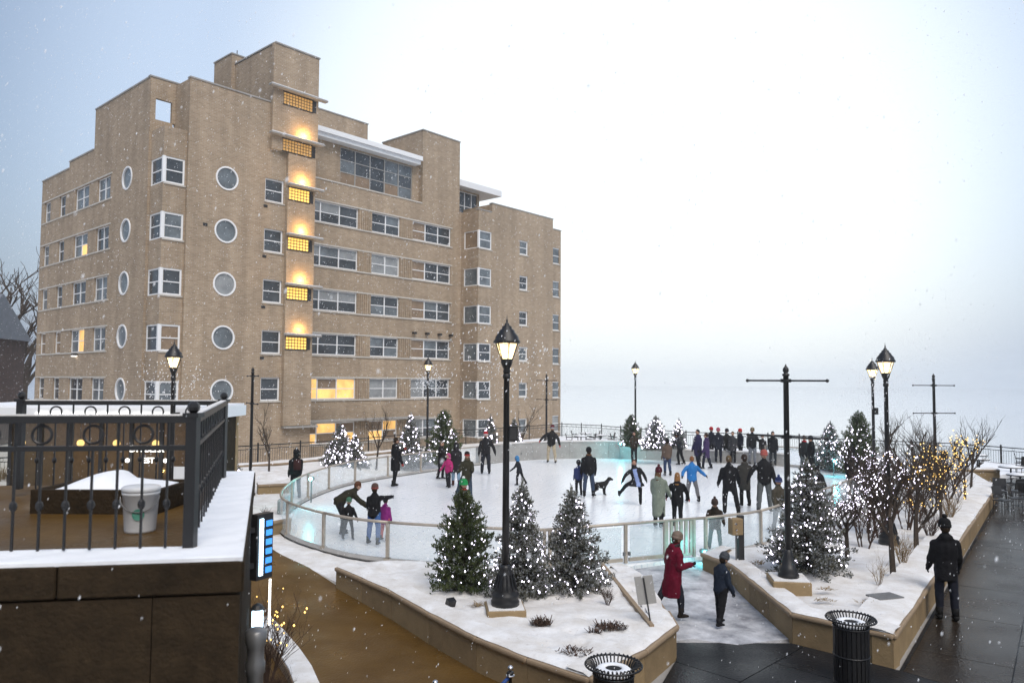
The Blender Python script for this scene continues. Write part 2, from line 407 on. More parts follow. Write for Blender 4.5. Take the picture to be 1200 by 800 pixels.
paving_mat('wet_walk', (.016, .012, .009), (.034, .025, .018), 1, 1, .24, 0)
# ================================================================== GROUND, LAKE
PLAZA = [(-45,-5),(45,-5),(45,30),(28.5,40),(26,44.8),(15,50.8),(12,51.8),(7,58.8),(4,60.8),(0,55.6),(-4.8,51.2),(-9.8,42.8),(-14.9,37.6),(-24,31),(-45,24)]
o = MB().add([(-1150,-150,-2.6),(1150,-150,-2.6),(1150,1550,-2.6),(-1150,1550,-2.6)], [(0,1,2,3)]).build('lake', 'water'); kind(o, 'structure')
GROUND = [(-300,-60),(70,-60),(70,33),(30,46),(20,56),(14,76),(6,80),(-30,120),(-300,170)]
o = sheet(GROUND, lambda x, y: -1.75 + .12 * nz(x, y, .05), 12, -4).build('ground', 'snow_dirty'); kind(o, 'structure')
o = MB().prism(PLAZA, -1.9, -.22).build('plaza', 'concrete'); kind(o, 'structure')

RINK_PTS = [(-2.9,18.2),(-4.6,19.3),(-6.3,21.4),(-7.05,24),(-7.25,27.6),(-6.5,31.7),(-4.2,35.6),(-1.6,39.2),(1.2,42),(5.5,43),(9.5,41.6),(13,40.2),(15.3,38.2),(16,35),(14.9,31),(12.3,27.3),(8.4,22.4),(6.6,20.2),(5.2,19.25),(3.6,18.45),(2.1,17.55),(0.2,17.45)]
RINK = [(p.x, p.y) for p in spline([(a, b, 0) for a, b in RINK_PTS], 8, True)]
def rink_off(d):
    n = len(RINK); res = []
    for i in range(n):
        a = Vector(RINK[i-1]); b = Vector(RINK[(i+1) % n]); t = (b - a).normalized(); nrm = Vector((-t.y, t.x))
        p = Vector(RINK[i]) + nrm * d      # RINK runs clockwise: left normal points outward
        res.append((p.x, p.y))
    return res
_a = sum(RINK[i-1][0]*RINK[i][1]-RINK[i][0]*RINK[i-1][1] for i in range(len(RINK)))
SGN = 1 if _a < 0 else -1
def edge(i0, i1, d=.05):
    r = rink_off(SGN * d); return r[i0*8:i1*8+1]
o = MB().prism(RINK, -.20, 0.0).build('ice_rink', 'ice'); kind(o, 'structure')

def smooth(a, b, x):
    t = min(1, max(0, (x - a) / (b - a))); return t*t*(3-2*t)
def rinkdist(x, y): return min((x-a)**2 + (y-b)**2 for a, b in RINK[::2]) ** .5

# snow around the rink
ew = edge(0, 8, .12)             # near left .. back
APRON = [(-3.72,16.5),(-4.7,17.75),(-5.65,18.88),(-6.2,19.6),(-8,21.3),(-12,22.5),(-18,26),(-24,31),(-14.8,37.5),(-9.7,42.7),(-4.7,51.1),(0,55.5),(3.2,50),(1.6,43)] + ew[::-1]
def z_apron(x, y):
    d = rinkdist(x, y)
    return -.02 + .34 * smooth(1.0, 2.6, d) * smooth(29, 33, y) * (1 - smooth(7, 10, d)) + .05 * (nz(x, y, .8) + .4 * nz(x, y, 2.6)) * smooth(0, .6, d)
o = sheet(APRON, z_apron, .55, -.3).build('snow_ground', 'snow_dirty', smooth=True); kind(o, 'structure')
eb = edge(8, 13, .12)
BACK = [(1.6,43),(3.2,50),(0,55.5),(4,60.6),(7,58.6),(11.9,51.6),(15,50.6),(26,44.6),(28.4,40),(21,34.6),(17.4,38)] + eb[::-1]
def z_back(x, y):
    d = rinkdist(x, y)
    return -.02 + .9 * (1 - smooth(2.2, 3.0, d)) * smooth(.1, .35, d) * (1 - smooth(8.5, 11, x)) + .3 * smooth(8.5, 11, x) * smooth(.8, 2, d) * (1 - smooth(3, 4, d)) + .04 * nz(x, y, .9)
o = sheet(BACK, z_back, .6, -.3).build('snow_terrace', 'snow', smooth=True); kind(o, 'structure')

def off2(P, d):
    res = []
    for i, p in enumerate(P):
        t0 = (P[i] - P[i-1]).normalized() if i else None; t1 = (P[i+1] - P[i]).normalized() if i < len(P)-1 else None
        t0 = t0 or t1; t1 = t1 or t0; t = (t0 + t1).normalized(); n = Vector((-t.y, t.x))
        res.append(p + n * d / max(.5, t.dot(t1)))
    return res
# near bed (raised planter in front of the rink)
NEARW = [(-3.72,16.33),(-3.0,15.45),(-2.23,14.48),(-1.4,13.2),(-.52,11.96),(.25,11.1),(1.06,10.37),(2.0,11.45),(2.72,12.59)]
en = edge(20, 22, .1) + [rink_off(SGN*.1)[0]]
def off_in(pts, d): return [tuple(q) for q in off2([Vector(p) for p in pts], d)]
NEARBED = off_in(NEARW[:7], .2) + off_in(NEARW[6:], .2)[1:] + [(2.74,14),(2.72,15.6),(2.55,16.7),(2.25,17.3)] + en[2:]
def z_near(x, y):
    d = rinkdist(x, y)
    hgt = .34 * smooth(.0, 1.3, d) * smooth(-5.0, -2.6, x + (16.8 - y) * .5) + .02
    return hgt + (.045 * (nz(x, y, .9, 3) + .5 * nz(x, y, 2.8, 1)) + .022 * nz(x, y, 6.5, 2) + .012 * nz(x, y, 13, 4)) * smooth(0, .5, d) - prints(x, y)
PRINTS = [(random.uniform(-3, 2.4), random.uniform(11.3, 16.6), random.random()*6.28) for i in range(60)]
def prints(x, y):
    s = 0
    for a, b, t in PRINTS:
        dx, dy = x-a, y-b
        if dx*dx + dy*dy < .05:
            u = dx*math.cos(t)+dy*math.sin(t); v = -dx*math.sin(t)+dy*math.cos(t); q = (u/.15)**2 + (v/.07)**2
            if q < 1: s = max(s, .045*(1-q)**.5)
    return s
o = sheet(NEARBED, z_near, .10, -.25).build('snow_bed', 'snow_dirty', smooth=True); kind(o, 'structure')
# right bed
RIGHTW = [(4.46,17.82),(4.85,16.77),(4.88,13.31),(5.4,12.81),(6.07,12.19),(19.45,30.41)]
er = edge(13, 18, .12)
RIGHTBED = off_in(RIGHTW, .2) + [(21.0,34.6),(17.4,38)] + er
def z_right(x, y):
    d = rinkdist(x, y)
    return .05 + .25 * smooth(0, 1.0, d) + (.05 * (nz(x, y, .9, 5) + .5 * nz(x, y, 2.7, 2)) + .02 * nz(x, y, 6, 1)) * smooth(0, .5, d)
o = sheet(RIGHTBED, z_right, .18, -.25).build('snow_bed', 'snow_dirty', smooth=True); kind(o, 'structure')
# trodden snow on the path to the gate
PATH = [(2.5,13.25),(3.2,13.45),(3.9,13.2),(4.95,13.5),(4.9,16.8),(4.55,17.8),(5.15,19.0),(4.2,18.6),(3.0,17.9),(2.3,17.45),(2.6,16.6)]
o = sheet(PATH, lambda x, y: -.17 + .13 * smooth(15.5, 18, y) + .015 * nz(x, y, 3.0) + .012 * nz(x, y, 9.0), .10, -.25).build('snow_path', 'snow_trodden', smooth=True); kind(o, 'structure')
# brown wet walk on the left, rising to the snow
WALKL = [(-9.5,6),(3.6,6),(2.6,11.6),(1.06,10.45),(-.45,12.05),(-2.15,14.55),(-3.68,16.4),(-4.68,17.75),(-5.65,18.9),(-6.2,19.7),(-9.5,19.7)]
def z_walk(x, y): return -.19 + .19 * smooth(14.5, 19.3, y - x * .15)
o = sheet(WALKL, z_walk, .6, -.24).build('walkway', 'wet_brown', smooth=True); kind(o, 'structure')

# slab paving, each slab its own piece
def clip(poly, a, b, c):           # keep a*x+b*y<=c
    r = []
    for i in range(len(poly)):
        p, q = poly[i-1], poly[i]; fp, fq = a*p[0]+b*p[1]-c, a*q[0]+b*q[1]-c
        if (fp <= 0) != (fq <= 0):
            t = fp / (fp - fq); r.append((p[0]+t*(q[0]-p[0]), p[1]+t*(q[1]-p[1])))
        if fq <= 0: r.append(q)
    return r
def area(p): return abs(sum(p[i-1][0]*p[i][1]-p[i][0]*p[i-1][1] for i in range(len(p)))) / 2
def slabs(poly, ang, w_, h_, z, m, parent, gap=.012):
    cs, sn = math.cos(ang), math.sin(ang)
    loc = [(x*cs + y*sn, -x*sn + y*cs) for x, y in poly]
    u0, u1 = min(p[0] for p in loc), max(p[0] for p in loc); v0, v1 = min(p[1] for p in loc), max(p[1] for p in loc)
    i = 0; v = v0
    while v < v1:
        u = u0 - (w_ / 2 if i % 2 else 0)
        while u < u1:
            c = clip(clip(clip(clip(loc, -1, 0, -(u+gap)), 1, 0, u+w_-gap), 0, -1, -(v+gap)), 0, 1, v+h_-gap)
            if len(c) > 2 and area(c) > .03:
                pl = [(a*cs - b*sn, a*sn + b*cs) for a, b in c]
                zz = z + random.uniform(-.002, .002)
                MB().prism(pl, z - .05, zz).build('paving_slab', m, parent)
            u += w_
        v += h_; i += 1
wr = MB().prism([(2.65,3),(12,3),(26,14),(40,26),(40,30),(28,39.5),(21,34.6),(19.5,30.5),(6.1,12.1),(5.42,12.72),(4.9,13.3),(2.75,13.3),(2.7,12.5)], -.23, -.195).build('pavement', 'wet_slate'); kind(wr, 'structure')
slabs([(6.15,12.05),(19.5,30.4),(20.8,34.4),(28,39.4),(34,34),(26,22),(14.5,8),(9.3,8)], math.atan2(18.2, 13.4), 2.6, 1.45, -.178, 'wet_walk', wr, .010)
slabs([(2.72,12.55),(2.6,13.3),(4.86,13.3),(5.4,12.78),(6.1,12.1),(9.2,8),(2.4,8),(2.0,10.9)], math.atan2(1, 1.0), 2.2, 2.2, -.178, 'wet_slate', wr, .010)

# ================================================================== LOW STONE WALLS
def resample(pts, ln):
    P = [Vector((a, b)) for a, b in pts]; res = []
    for a, b in zip(P[:-1], P[1:]):
        n = max(1, round((b - a).length / ln))
        res += [a + (b - a) * (k / n) for k in range(n)]
    return res + [P[-1]]
def stone_wall(name, label, pts, z0, z1, side, panel=1.5, thick=.32, cap_w=.42, cap_h=.085, mats=('stone', 'stone_b'), snow=True, over=.05, cap_mat='stone_cap'):
    """pts run along the outer face; the wall body lies to `side` (+1 left, -1 right)"""
    t = thing(name, label, 'wall', (pts[0][0], pts[0][1], z0))
    O_ = Vector((pts[0][0], pts[0][1])); P = [p - O_ for p in resample(pts, panel)]
    A = P; B = off2(P, side * thick); CA = off2(P, -side * over); CB = off2(P, side * (cap_w - over))
    S0 = off2(P, -side * (over - .045)); S1 = off2(P, side * (cap_w - over + .02))
    hz = z1 - z0
    for i in range(len(P) - 1):
        d = (P[i+1] - P[i]).normalized() * .005
        MB().prism([tuple(A[i]+d), tuple(A[i+1]-d), tuple(B[i+1]-d), tuple(B[i]+d)], -.1, hz - cap_h - .003).build('stone_panel', mats[i % 2], t)
    k = 0
    while k < len(P) - 1:
        j = min(k + 1, len(P) - 1)
        poly = [tuple(CA[q]) for q in range(k, j+1)] + [tuple(CB[q]) for q in range(j, k-1, -1)]
        m = MB().prism(poly, hz - cap_h, hz)
        o = m.build('coping', cap_mat, t)
        bv = o.modifiers.new('bevel', 'BEVEL'); bv.width = .03; bv.segments = 2; bv.limit_method = 'ANGLE'
        if snow:
            ms = MB(); n = 5
            for q in range(k, j):
                rows = []
                for u in range(n + 1):
                    for w2 in range(5):
                        e0 = S0[q].lerp(S0[q+1], u / n); e1 = S1[q].lerp(S1[q+1], u / n)
                        if w2 == 0: e0 = e0 + (e1 - e0).normalized() * .03 * (nz(e0.x, e0.y, 5) + .3)
                        p = e0.lerp(e1, w2 / 4); h = hz + (.045 + .014 * nz(p.x, p.y, 3)) * (0.12 if w2 == 0 else 1)
                        rows.append((p.x, p.y, h + .002))
                fs = [(u*5+w2, (u+1)*5+w2, (u+1)*5+w2+1, u*5+w2+1) for u in range(n) for w2 in range(4)]
                if side < 0: pass
                else: fs = [f[::-1] for f in fs]
                ms.add(rows, fs)
            ms.build('snow_cap', 'snow_dirty', t, True)
        k = j
    return t
stone_wall('planter_wall', 'curving tan stone planter wall with snowy coping beside the brown wet walk', NEARW[:7], -.22, .34, 1, 1.4)
stone_wall('planter_wall', 'short stone planter wall under the sign and left litter bin, beside the gate path', [NEARW[6], NEARW[7], NEARW[8], (2.74, 13.4)], -.22, .34, 1, 1.35)
stone_wall('planter_wall', 'low snow covered kerb wall along the left of the gate path', [(2.75,13.45),(2.74,14.6),(2.7,15.8),(2.55,16.8)], -.2, .30, 1, 1.2, over=.02)
stone_wall('planter_wall', 'tan stone planter wall with joints along the right side of the gate path', [(5.0,18.5)] + RIGHTW[:5], -.22, .34, 1, 1.0)
stone_wall('planter_wall', 'long straight stone planter wall with wide snowy coping beside the wet promenade', RIGHTW[4:], -.22, .34, 1, 2.2, .32, .75)
# concrete back wall of the rink
bw = [Vector(p) for p in rink_off(SGN * .02)[7*8:11*8+5:4]]
stone_wall('rink_back_wall', 'grey concrete retaining wall behind the far end of the ice', [tuple(p) for p in bw[:7]], 0.0, .95, 1 if SGN > 0 else -1, 2.0, .3, .4, .07, ('concrete', 'concrete'), True, .02, 'concrete')
stone_wall('rink_back_wall', 'lower grey concrete wall behind the row of skaters with red hats', [tuple(p) for p in bw[6:]], 0.0, .62, 1 if SGN > 0 else -1, 2.0, .3, .4, .07, ('concrete', 'concrete'), True, .02, 'concrete')
# low walls on the left apron
a = G(302, 579); b = G(341, 577)
stone_wall('garden_wall', 'low tan stone wall with snow near the person in a black hood', [(a.x, a.y), (b.x, b.y)], -.1, .36, 1, 1.2, .5, .7)
a = G(310, 629); b = G(341, 622)
stone_wall('garden_wall', 'short stone wall end at the left end of the glass rink wall', [(a.x, a.y), (b.x, b.y)], -.1, .38, 1, 1.0, .6, .8)
stone_wall('garden_wall', 'long low snowy kerb wall below the fence by the brick building', [(-13.9,33.5),(-10.5,36.0),(-8.2,39.6),(-5.5,43.5)], -.1, .42, 1, 2.4, .35, .5)
a = G(1095, 559); b = G(1172, 560)
stone_wall('garden_wall', 'low stone wall with snow at the far end of the right planter', [(a.x, a.y), (b.x, b.y)], -.2, .38, 1, 2.0, .4, .6)
# curved stone bench by the glass
bt = thing('curved_bench', 'small curved stone bench end in the snow left of the glass', 'bench', G(338, 598))
m = MB(); pts = [(.25*math.cos(a_), .9*math.sin(a_)) for a_ in [RAD(110+10*i) for i in range(13)]]
for i in range(len(pts)-1):
    p, q = Vector(pts[i]), Vector(pts[i+1]); m.prism([tuple(p), tuple(q), tuple(q*.62), tuple(p*.62)], 0, .42)
m.build('seat', 'concrete', bt)

# ================================================================== RINK GLASS WALL
OUTL = [Vector(p) for p in rink_off(SGN * .06)]
def glass_run(label, i0, i1, step, rail_mat='rail_metal', zt=.95, inner=False):
    """panels between control indices (x8) of the outline"""
    idx = list(range(int(i0*8), int(i1*8)+1))
    n = len(OUTL)
    base = OUTL[idx[0] % n]
    t = thing('glass_rink_wall', label, 'rink wall', (base.x, base.y, 0), 0, 'glass walls round the ice')
    P = [OUTL[i % n] - base for i in idx]
    # resample by arc length
    s = [0]
    for a, b in zip(P[:-1], P[1:]): s.append(s[-1] + (b-a).length)
    def at(u):
        for k in range(len(P)-1):
            if u <= s[k+1] or k == len(P)-2:
                f = (u - s[k]) / max(1e-6, s[k+1]-s[k]); return P[k].lerp(P[k+1], f)
    nn = max(1, round(s[-1] / step)); q = s[-1] / nn
    for k in range(nn + 1):
        p = at(k*q); d = (at(min(s[-1], k*q+.05)) - at(max(0, k*q-.05))); rz = math.atan2(d.y, d.x)
        MB().box((p.x, p.y, zt/2+.03), (.07, .07, zt-.04), rz).box((p.x, p.y, .07), (.14, .12, .10), rz).build('post', rail_mat, t)
    for k in range(nn):
        sub = [at((k + f/4)*q) for f in range(5)]
        top = MB(); top.tube([(p.x, p.y, zt) for p in sub], .036, 8); top.build('top_rail', rail_mat, t, True)
        cb = MB(); cb.tube([(p.x, p.y, .045) for p in sub], .075, 4); cb.build('curb', 'concrete', t)
        gl = MB(); ins = .05 / q
        sub = [at((k + ins + f/4*(1-2*ins))*q) for f in range(5)]
        no = off2(sub, .009); ni = off2(sub, -.009)
        for a, b, c, d in zip(no[:-1], no[1:], ni[1:], ni[:-1]):
            gl.add([(a.x,a.y,.10),(b.x,b.y,.10),(b.x,b.y,zt-.05),(a.x,a.y,zt-.05)], [(0,1,2,3)])
        gl.build('glass_panel', 'rink_glass', t)
    return t
glass_run('curved glass rink wall with grey rail sweeping round the left end of the ice', 0, 4.6, 2.2)
glass_run('glass rink wall along the far left side in front of the lit fir trees', 4.6, 8.2, 2.4)
glass_run('glass rink wall with a metal rail behind the three near lit fir trees', 20.75, 22, 2.1)
glass_run('glass rink wall running back along the right planter behind lit trees', 13.4, 18.35, 2.1)
glass_run('glass wall at the far right corner of the ice by the blue lamp', 11.2, 13.4, 2.2, zt=1.0)
# gate: slatted metal panels and glass leaves
gp = [OUTL[i] for i in range(int(18.35*8), int(20.75*8)+1)][::-1]
g0, g1 = gp[0], gp[-1]
gt = thing('rink_gate', 'metal framed glass gate with slatted posts beside the woman in red', 'gate', (g0.x, g0.y, 0), math.atan2(g1.y-g0.y, g1.x-g0.x))
Lg = (g1 - g0).length
MB().tube([(0,0,.95),(Lg,0,.95)], .036, 8).build('top_rail', 'rail_metal', gt, True)
def slat_panel(x0, x1):
    n = max(2, round((x1-x0) / .14))
    for k in range(n + 1):
        x = x0 + (x1-x0)*k/n
        MB().box((x, 0, .5), (.075, .05, .84)).build('slat', 'rail_metal', gt)
    MB().box(((x0+x1)/2, 0, .10), (x1-x0, .045, .06)).build('bottom_rail', 'rail_metal', gt)
fx = lambda f: Lg * f
slat_panel(fx(.03), fx(.17)); slat_panel(fx(.74), fx(.90))
for a_, b_ in ((.19, .46), (.50, .72)):
    MB().box(((fx(a_)+fx(b_))/2, 0, .52), (fx(b_)-fx(a_)-.06, .016, .72)).build('glass_leaf', 'rink_glass', gt)
    MB().box(((fx(a_)+fx(b_))/2, 0, .11), (fx(b_)-fx(a_), .06, .08)).build('bottom_rail', 'rail_metal', gt)
for f in (.185, .48, .73, .92):
    MB().box((fx(f), 0, .49), (.07, .07, .92)).build('post', 'rail_metal', gt)
MB().box((fx(.48)-.07, -.05, .26), (.05, .05, .09)).box((fx(.48)+.07, -.05, .26), (.05, .05, .09)).build('latch', 'grey_metal', gt)
# cyan lamps of the rink wall
def cyan(px, py, Y, label, en, rb=.06):
    p = D(px, py, Y); t = thing('rink_lamp', label, 'lamp', p, 0, 'cyan lamps on the rink wall')
    MB().lathe([(.03,-.07),(.09,-.05),(.11,.0),(.10,.05),(.05,.07)], 10).build('lamp_housing', 'grey_metal', t, True, loc=(0,.10,0))
    MB().ball((0,0,0), rb, 10, 6).build('bulb', 'cyan_glow', t, True)
    MB().tube([(0,.12,0),(0,.12,-min(.8,p.z))], .025, 6).build('stem', 'grey_metal', t)
    lamp_light('cyan_light', (0,-.15,.06), en, (.15,.9,1), t, .1)
cyan(364, 561, 25.6, 'cyan lamp shining through the glass at the left end of the ice', 22)
cyan(727, 520, 42.2, 'cyan lamp on the back wall beside the man before the fir tree', 40)
cyan(978, 540, 35.4, 'cyan lamp on the glass at the far right corner of the ice', 30)
cyan(826, 647, 18.45, 'cyan lamp low beside the gate that tints the snow teal', 14, .04)
# ================================================================== BRICK APARTMENT BUILDING
BO = (-19.7, 42.6, 0); BR = RAD(48.6)
bld = thing('apartment_building', 'large tan brick art deco apartment block with stepped roof and lit stair windows', 'building', BO, BR)
ROWS = [17.35 - 3.22 * k for k in range(6)]
WH = 1.53
wb = MB()
class Face:
    """vertical wall plane: along +u from origin; normal to the right of u"""
    def __init__(s, o, u): s.o = Vector((o[0], o[1])); s.u = Vector(u); s.n = Vector((s.u.y, -s.u.x))
    def P(s, a, z, d=0): p = s.o + s.u * a + s.n * d; return (p.x, p.y, z)
def wall_face(F, a0, a1, z0, z1, holes=(), rounds=(), depth=.22):
    """rect holes (a0,a1,z0,z1); rounds (a,z,r)"""
    hs = list(holes) + [(a-r, a+r, z-r, z+r) for a, z, r in rounds]
    us = sorted({a0, a1, *[h[0] for h in hs], *[h[1] for h in hs]}); zs = sorted({z0, z1, *[h[2] for h in hs], *[h[3] for h in hs]})
    us = [u for u in us if a0 <= u <= a1]; zs = [z for z in zs if z0 <= z <= z1]
    for i in range(len(us)-1):
        for j in range(len(zs)-1):
            cu, cz = (us[i]+us[i+1])/2, (zs[j]+zs[j+1])/2
            if any(h[0] < cu < h[1] and h[2] < cz < h[3] for h in hs): continue
            wb.add([F.P(us[i],zs[j]),F.P(us[i+1],zs[j]),F.P(us[i+1],zs[j+1]),F.P(us[i],zs[j+1])], [(0,1,2,3)])
    for h in holes:
        a, b, c, d = h
        for (p, q) in (((a,c),(b,c)),((b,c),(b,d)),((b,d),(a,d)),((a,d),(a,c))):
            wb.add([F.P(*p),F.P(*q),F.P(*q,-depth),F.P(*p,-depth)], [(0,1,2,3)])
    for a, z, r in rounds:
        n = 24; rr = r * .93
        for k in range(n):
            t0, t1 = 2*math.pi*k/n, 2*math.pi*(k+1)/n
            def sq(t):
                c, s = math.cos(t), math.sin(t); m = r / max(abs(c), abs(s)); return (a+c*m, z+s*m)
            c0, c1 = (a+rr*math.cos(t0), z+rr*math.sin(t0)), (a+rr*math.cos(t1), z+rr*math.sin(t1))
            wb.add([F.P(*c0),F.P(*sq(t0)),F.P(*sq(t1)),F.P(*c1)], [(0,1,2,3)])
            wb.add([F.P(*c0),F.P(*c1),F.P(*c1,-depth),F.P(*c0,-depth)], [(0,1,2,3)])
def fbox(m, F, a0, a1, z0, z1, d0, d1):
    p = [F.P(a0,z0,d0),F.P(a1,z0,d0),F.P(a1,z1,d0),F.P(a0,z1,d0),F.P(a0,z0,d1),F.P(a1,z0,d1),F.P(a1,z1,d1),F.P(a0,z1,d1)]
    m.add(p, [(3,2,1,0),(4,5,6,7),(0,1,5,4),(1,2,6,5),(2,3,7,6),(3,0,4,7)])
def window(F, a0, a1, z0, z1, cols, rows, pm='pane_dark', fw=.07, rec=-.10, split=None, sill=True, panes=None, frame='white_frame', parent=None):
    """recessed window: one frame mesh with its panes as children"""
    par = parent or bld
    m = MB()
    fbox(m, F, a0, a0+fw, z0, z1, rec-.09, rec); fbox(m, F, a1-fw, a1, z0, z1, rec-.09, rec)
    fbox(m, F, a0+fw, a1-fw, z0, z0+fw, rec-.09, rec-.002); fbox(m, F, a0+fw, a1-fw, z1-fw, z1, rec-.09, rec-.002)
    cw = (a1-a0)/cols; rh = (z1-z0)/rows
    for c in range(1, cols): fbox(m, F, a0+c*cw-.045, a0+c*cw+.045, z0+fw, z1-fw, rec-.088, rec-.004)
    for r in range(1, rows):
        for c in range(cols): fbox(m, F, a0+c*cw+(.045 if c else fw), a0+(c+1)*cw-(.045 if c < cols-1 else fw), z0+r*rh-.03, z0+r*rh+.03, rec-.086, rec-.012)
    w_ = m.build('window', frame, par)
    for c in range(cols):
        for r in range(rows):
            q = MB(); fbox(q, F, a0+c*cw+.02, a0+(c+1)*cw-.02, z0+r*rh+.015, z0+(r+1)*rh-.015, rec-.07, rec-.05)
            mm = pm
            if panes: mm = panes(c, r)
            elif pm == 'mix': mm = random.choice(['pane_dark','pane_dark','pane_mid','pane_mid','pane_blind'])
            q.build('pane', mm, w_)
    if sill:
        s = MB(); fbox(s, F, a0-.06, a1+.06, z0-.09, z0-.004, -.09, .06); s.build('sill', 'lime_sill', w_)
    return w_
def round_window(F, a, z, r, pm):
    m = MB(); n = 24; ri, ro = r*.86, r*.985
    for k in range(n):
        t0, t1 = 2*math.pi*k/n, 2*math.pi*(k+1)/n
        A = [(a+rr*math.cos(t), z+rr*math.sin(t)) for rr, t in ((ri,t0),(ro,t0),(ro,t1),(ri,t1))]
        m.add([F.P(*p, .05) for p in A] + [F.P(*p, -.12) for p in A], [(0,1,2,3),(0,3,7,4),(1,5,6,2)])
    w_ = m.build('window', 'white_frame', bld)
    q = MB(); q.add([F.P(a+ri*1.02*math.cos(2*math.pi*k/n), z+ri*1.02*math.sin(2*math.pi*k/n), -.04) for k in range(n)], [tuple(range(n))])
    q.build('pane', pm, w_)
BASE = -2.0
# faces: u runs to the right as seen from outside
FR = Face((1.12, 0), (1, 0))           # round window face, y=0
FL = Face((-.35, 20.3), (0, -1))       # left face, x=-.35
FM = Face((9.75, 3.5), (1, 0))         # main face, y=3.5
FW = Face((27.0, 1.4), (1, 0))         # right wing front
FWs = Face((27.0, 3.5), (0, -1))       # right wing side
FC1 = Face((-.2, 2.0), (0, -1))        # corner column, left pane
FC2 = Face((-.2, .2), (1, 0))          # corner column, right pane
FE = Face((37.2, 1.8), (1, 0))         # far end strip
FT = Face((6.45, 4.8), (0, -1))        # tower side
RZ = [r - .85 for r in ROWS]
# round window face
holes = []
for k in range(5): holes.append((6.1-1.12, 7.45-1.12, ROWS[k]-.25-1.47 + (.25 if k == 4 else 0), ROWS[k]-.25 + (.25 if k == 4 else 0)))
wall_face(FR, 0, 9.75-1.12, BASE, 22.0, holes, [(3.55-1.12, RZ[k], .74) for k in range(5)])
for k in range(5):
    round_window(FR, 3.55-1.12, RZ[k], .74, ['pane_mid','pane_mid','pane_blind','pane_mid','pane_mid'][k])
    h = holes[k]; window(FR, h[0], h[1], h[2], h[3], 1, 2, 'pane_dark', .09)
# tower: front panel slightly proud, glass block windows under canopies
wb.span(6.45, 9.72, -.02, 4.8, 22.003, 25.8)
TF = Face((0, -.28), (1, 0))
def proud(x0, x1, z0, z1): wb.span(x0, x1, -.28, -.002, z0, z1)
proud(7.55, 9.60, 1.40, 16.0); proud(6.35, 9.72, 19.0, 25.83)
proud(7.55, 9.60, 16.003, 18.997)
CAN = [(23.05, 6.0, 10.25), (20.0, 6.1, 10.05), (16.93, 7.45, 10.1), (13.7, 7.45, 10.1), (10.48, 7.45, 10.1), (7.27, 7.45, 10.1)]
for i, (z, x0, x1) in enumerate(CAN):
    c = MB().span(x0, x1, -.66, -.285, z-.12, z).build('canopy_slab', 'concrete', bld)
    bv = c.modifiers.new('bevel', 'BEVEL'); bv.width = .03; bv.segments = 2
    MB().span(x0+.05, x1-.05, -.64, -.30, z+.002, z+.035).build('snow', 'snow', c)
    # glass block window below
    gx0, gx1 = (7.1, 9.25) if i < 2 else (7.62, 9.15); gz1 = z - .2; gz0 = gz1 - .78
    f = MB(); F = TF
    fbox(f, F, gx0-.06, gx1+.06, gz0-.06, gz0, -.02, .03); fbox(f, F, gx0-.06, gx1+.06, gz1, gz1+.05, -.02, .03)
    fbox(f, F, gx1, gx1+.28, gz0, gz1, -.02, .02)
    g = f.build('glass_block_window', 'dark_metal', bld)
    n = round((gx1-gx0)/.21); rws = 4; q = MB()
    for a in range(n):
        for r in range(rws):
            fbox(q, F, gx0+(gx1-gx0)*a/n+.024, gx0+(gx1-gx0)*(a+1)/n-.024, gz0+(gz1-gz0)*r/rws+.022, gz0+(gz1-gz0)*(r+1)/rws-.022, -.02, .02)
    kind(q.build('glass_blocks', 'block_dim' if i < 2 else 'block_lit', g), 'stuff')
    q = MB(); fbox(q, F, gx0, gx1, gz0, gz1, .001, .006); q.build('mortar_grid', 'dark_metal', g)
    if i >= 1: lamp_light('canopy_light', (8.6, -.55, z+.30), 80 if i < 5 else 45, (1, .55, .14), bld, .06)
# tower top blocks
wb.span(6.2, 9.0, 4.83, 7.3, 18, 26.5)
MB().tube([(7.4, 6.4, 26.5), (7.4, 6.4, 27.6)], .04, 6).build('antenna', 'grey_metal', bld)
# left face and its stepped tops
LW = [(20.3-19.55, 20.3-18.35), (20.3-16.5, 20.3-15.3), (20.3-13.45, 20.3-10.95), (20.3-9.5, 20.3-7.4)]
holes = [(a, b, r-WH-.06, r-.1) for a, b in LW for r in ROWS[:6]]
wall_face(FL, 0, 5.5, BASE, 18.95, [h for h in holes if h[1] < 5.5])
wall_face(FL, 5.5, 10.0, BASE, 19.4, [h for h in holes if 5.5 < h[0] < 10.0])
wall_face(FL, 10.0, 18.4, BASE, 22.05, [h for h in holes if h[0] > 10.0], [(20.3-4.8, z+.05, .74) for z in RZ[:5]])
lit = {(3,2):1, (3,1):2, (3,0):2, (1,2):3}
for k, r in enumerate(ROWS):
    for j, (a, b) in enumerate(LW):
        L_ = lit.get((k, j))
        pm = {1: lambda c, r_: 'pane_lit' if c == 1 else 'pane_mid', 2: lambda c, r_: 'pane_tan' , 3: lambda c, r_: 'pane_lit' if (c, r_) == (1, 0) else 'pane_mid'}.get(L_)
        window(FL, a, b, r-WH-.06, r-.1, 1 if j < 2 else 2, 2, random.choice(['pane_mid','pane_dark']), .05, panes=pm, sill=False)
    for a0, a1, zz in ((.25, 13.2, r-WH-.16), (.25, 13.2, r-.09)):
        s = MB(); fbox(s, FL, a0, a1, zz, zz+.09, -.01, .05); s.build('string_course', 'lime_sill', bld)
for z in RZ[:5]: round_window(FL, 20.3-4.8, z+.05, .74, 'pane_mid')
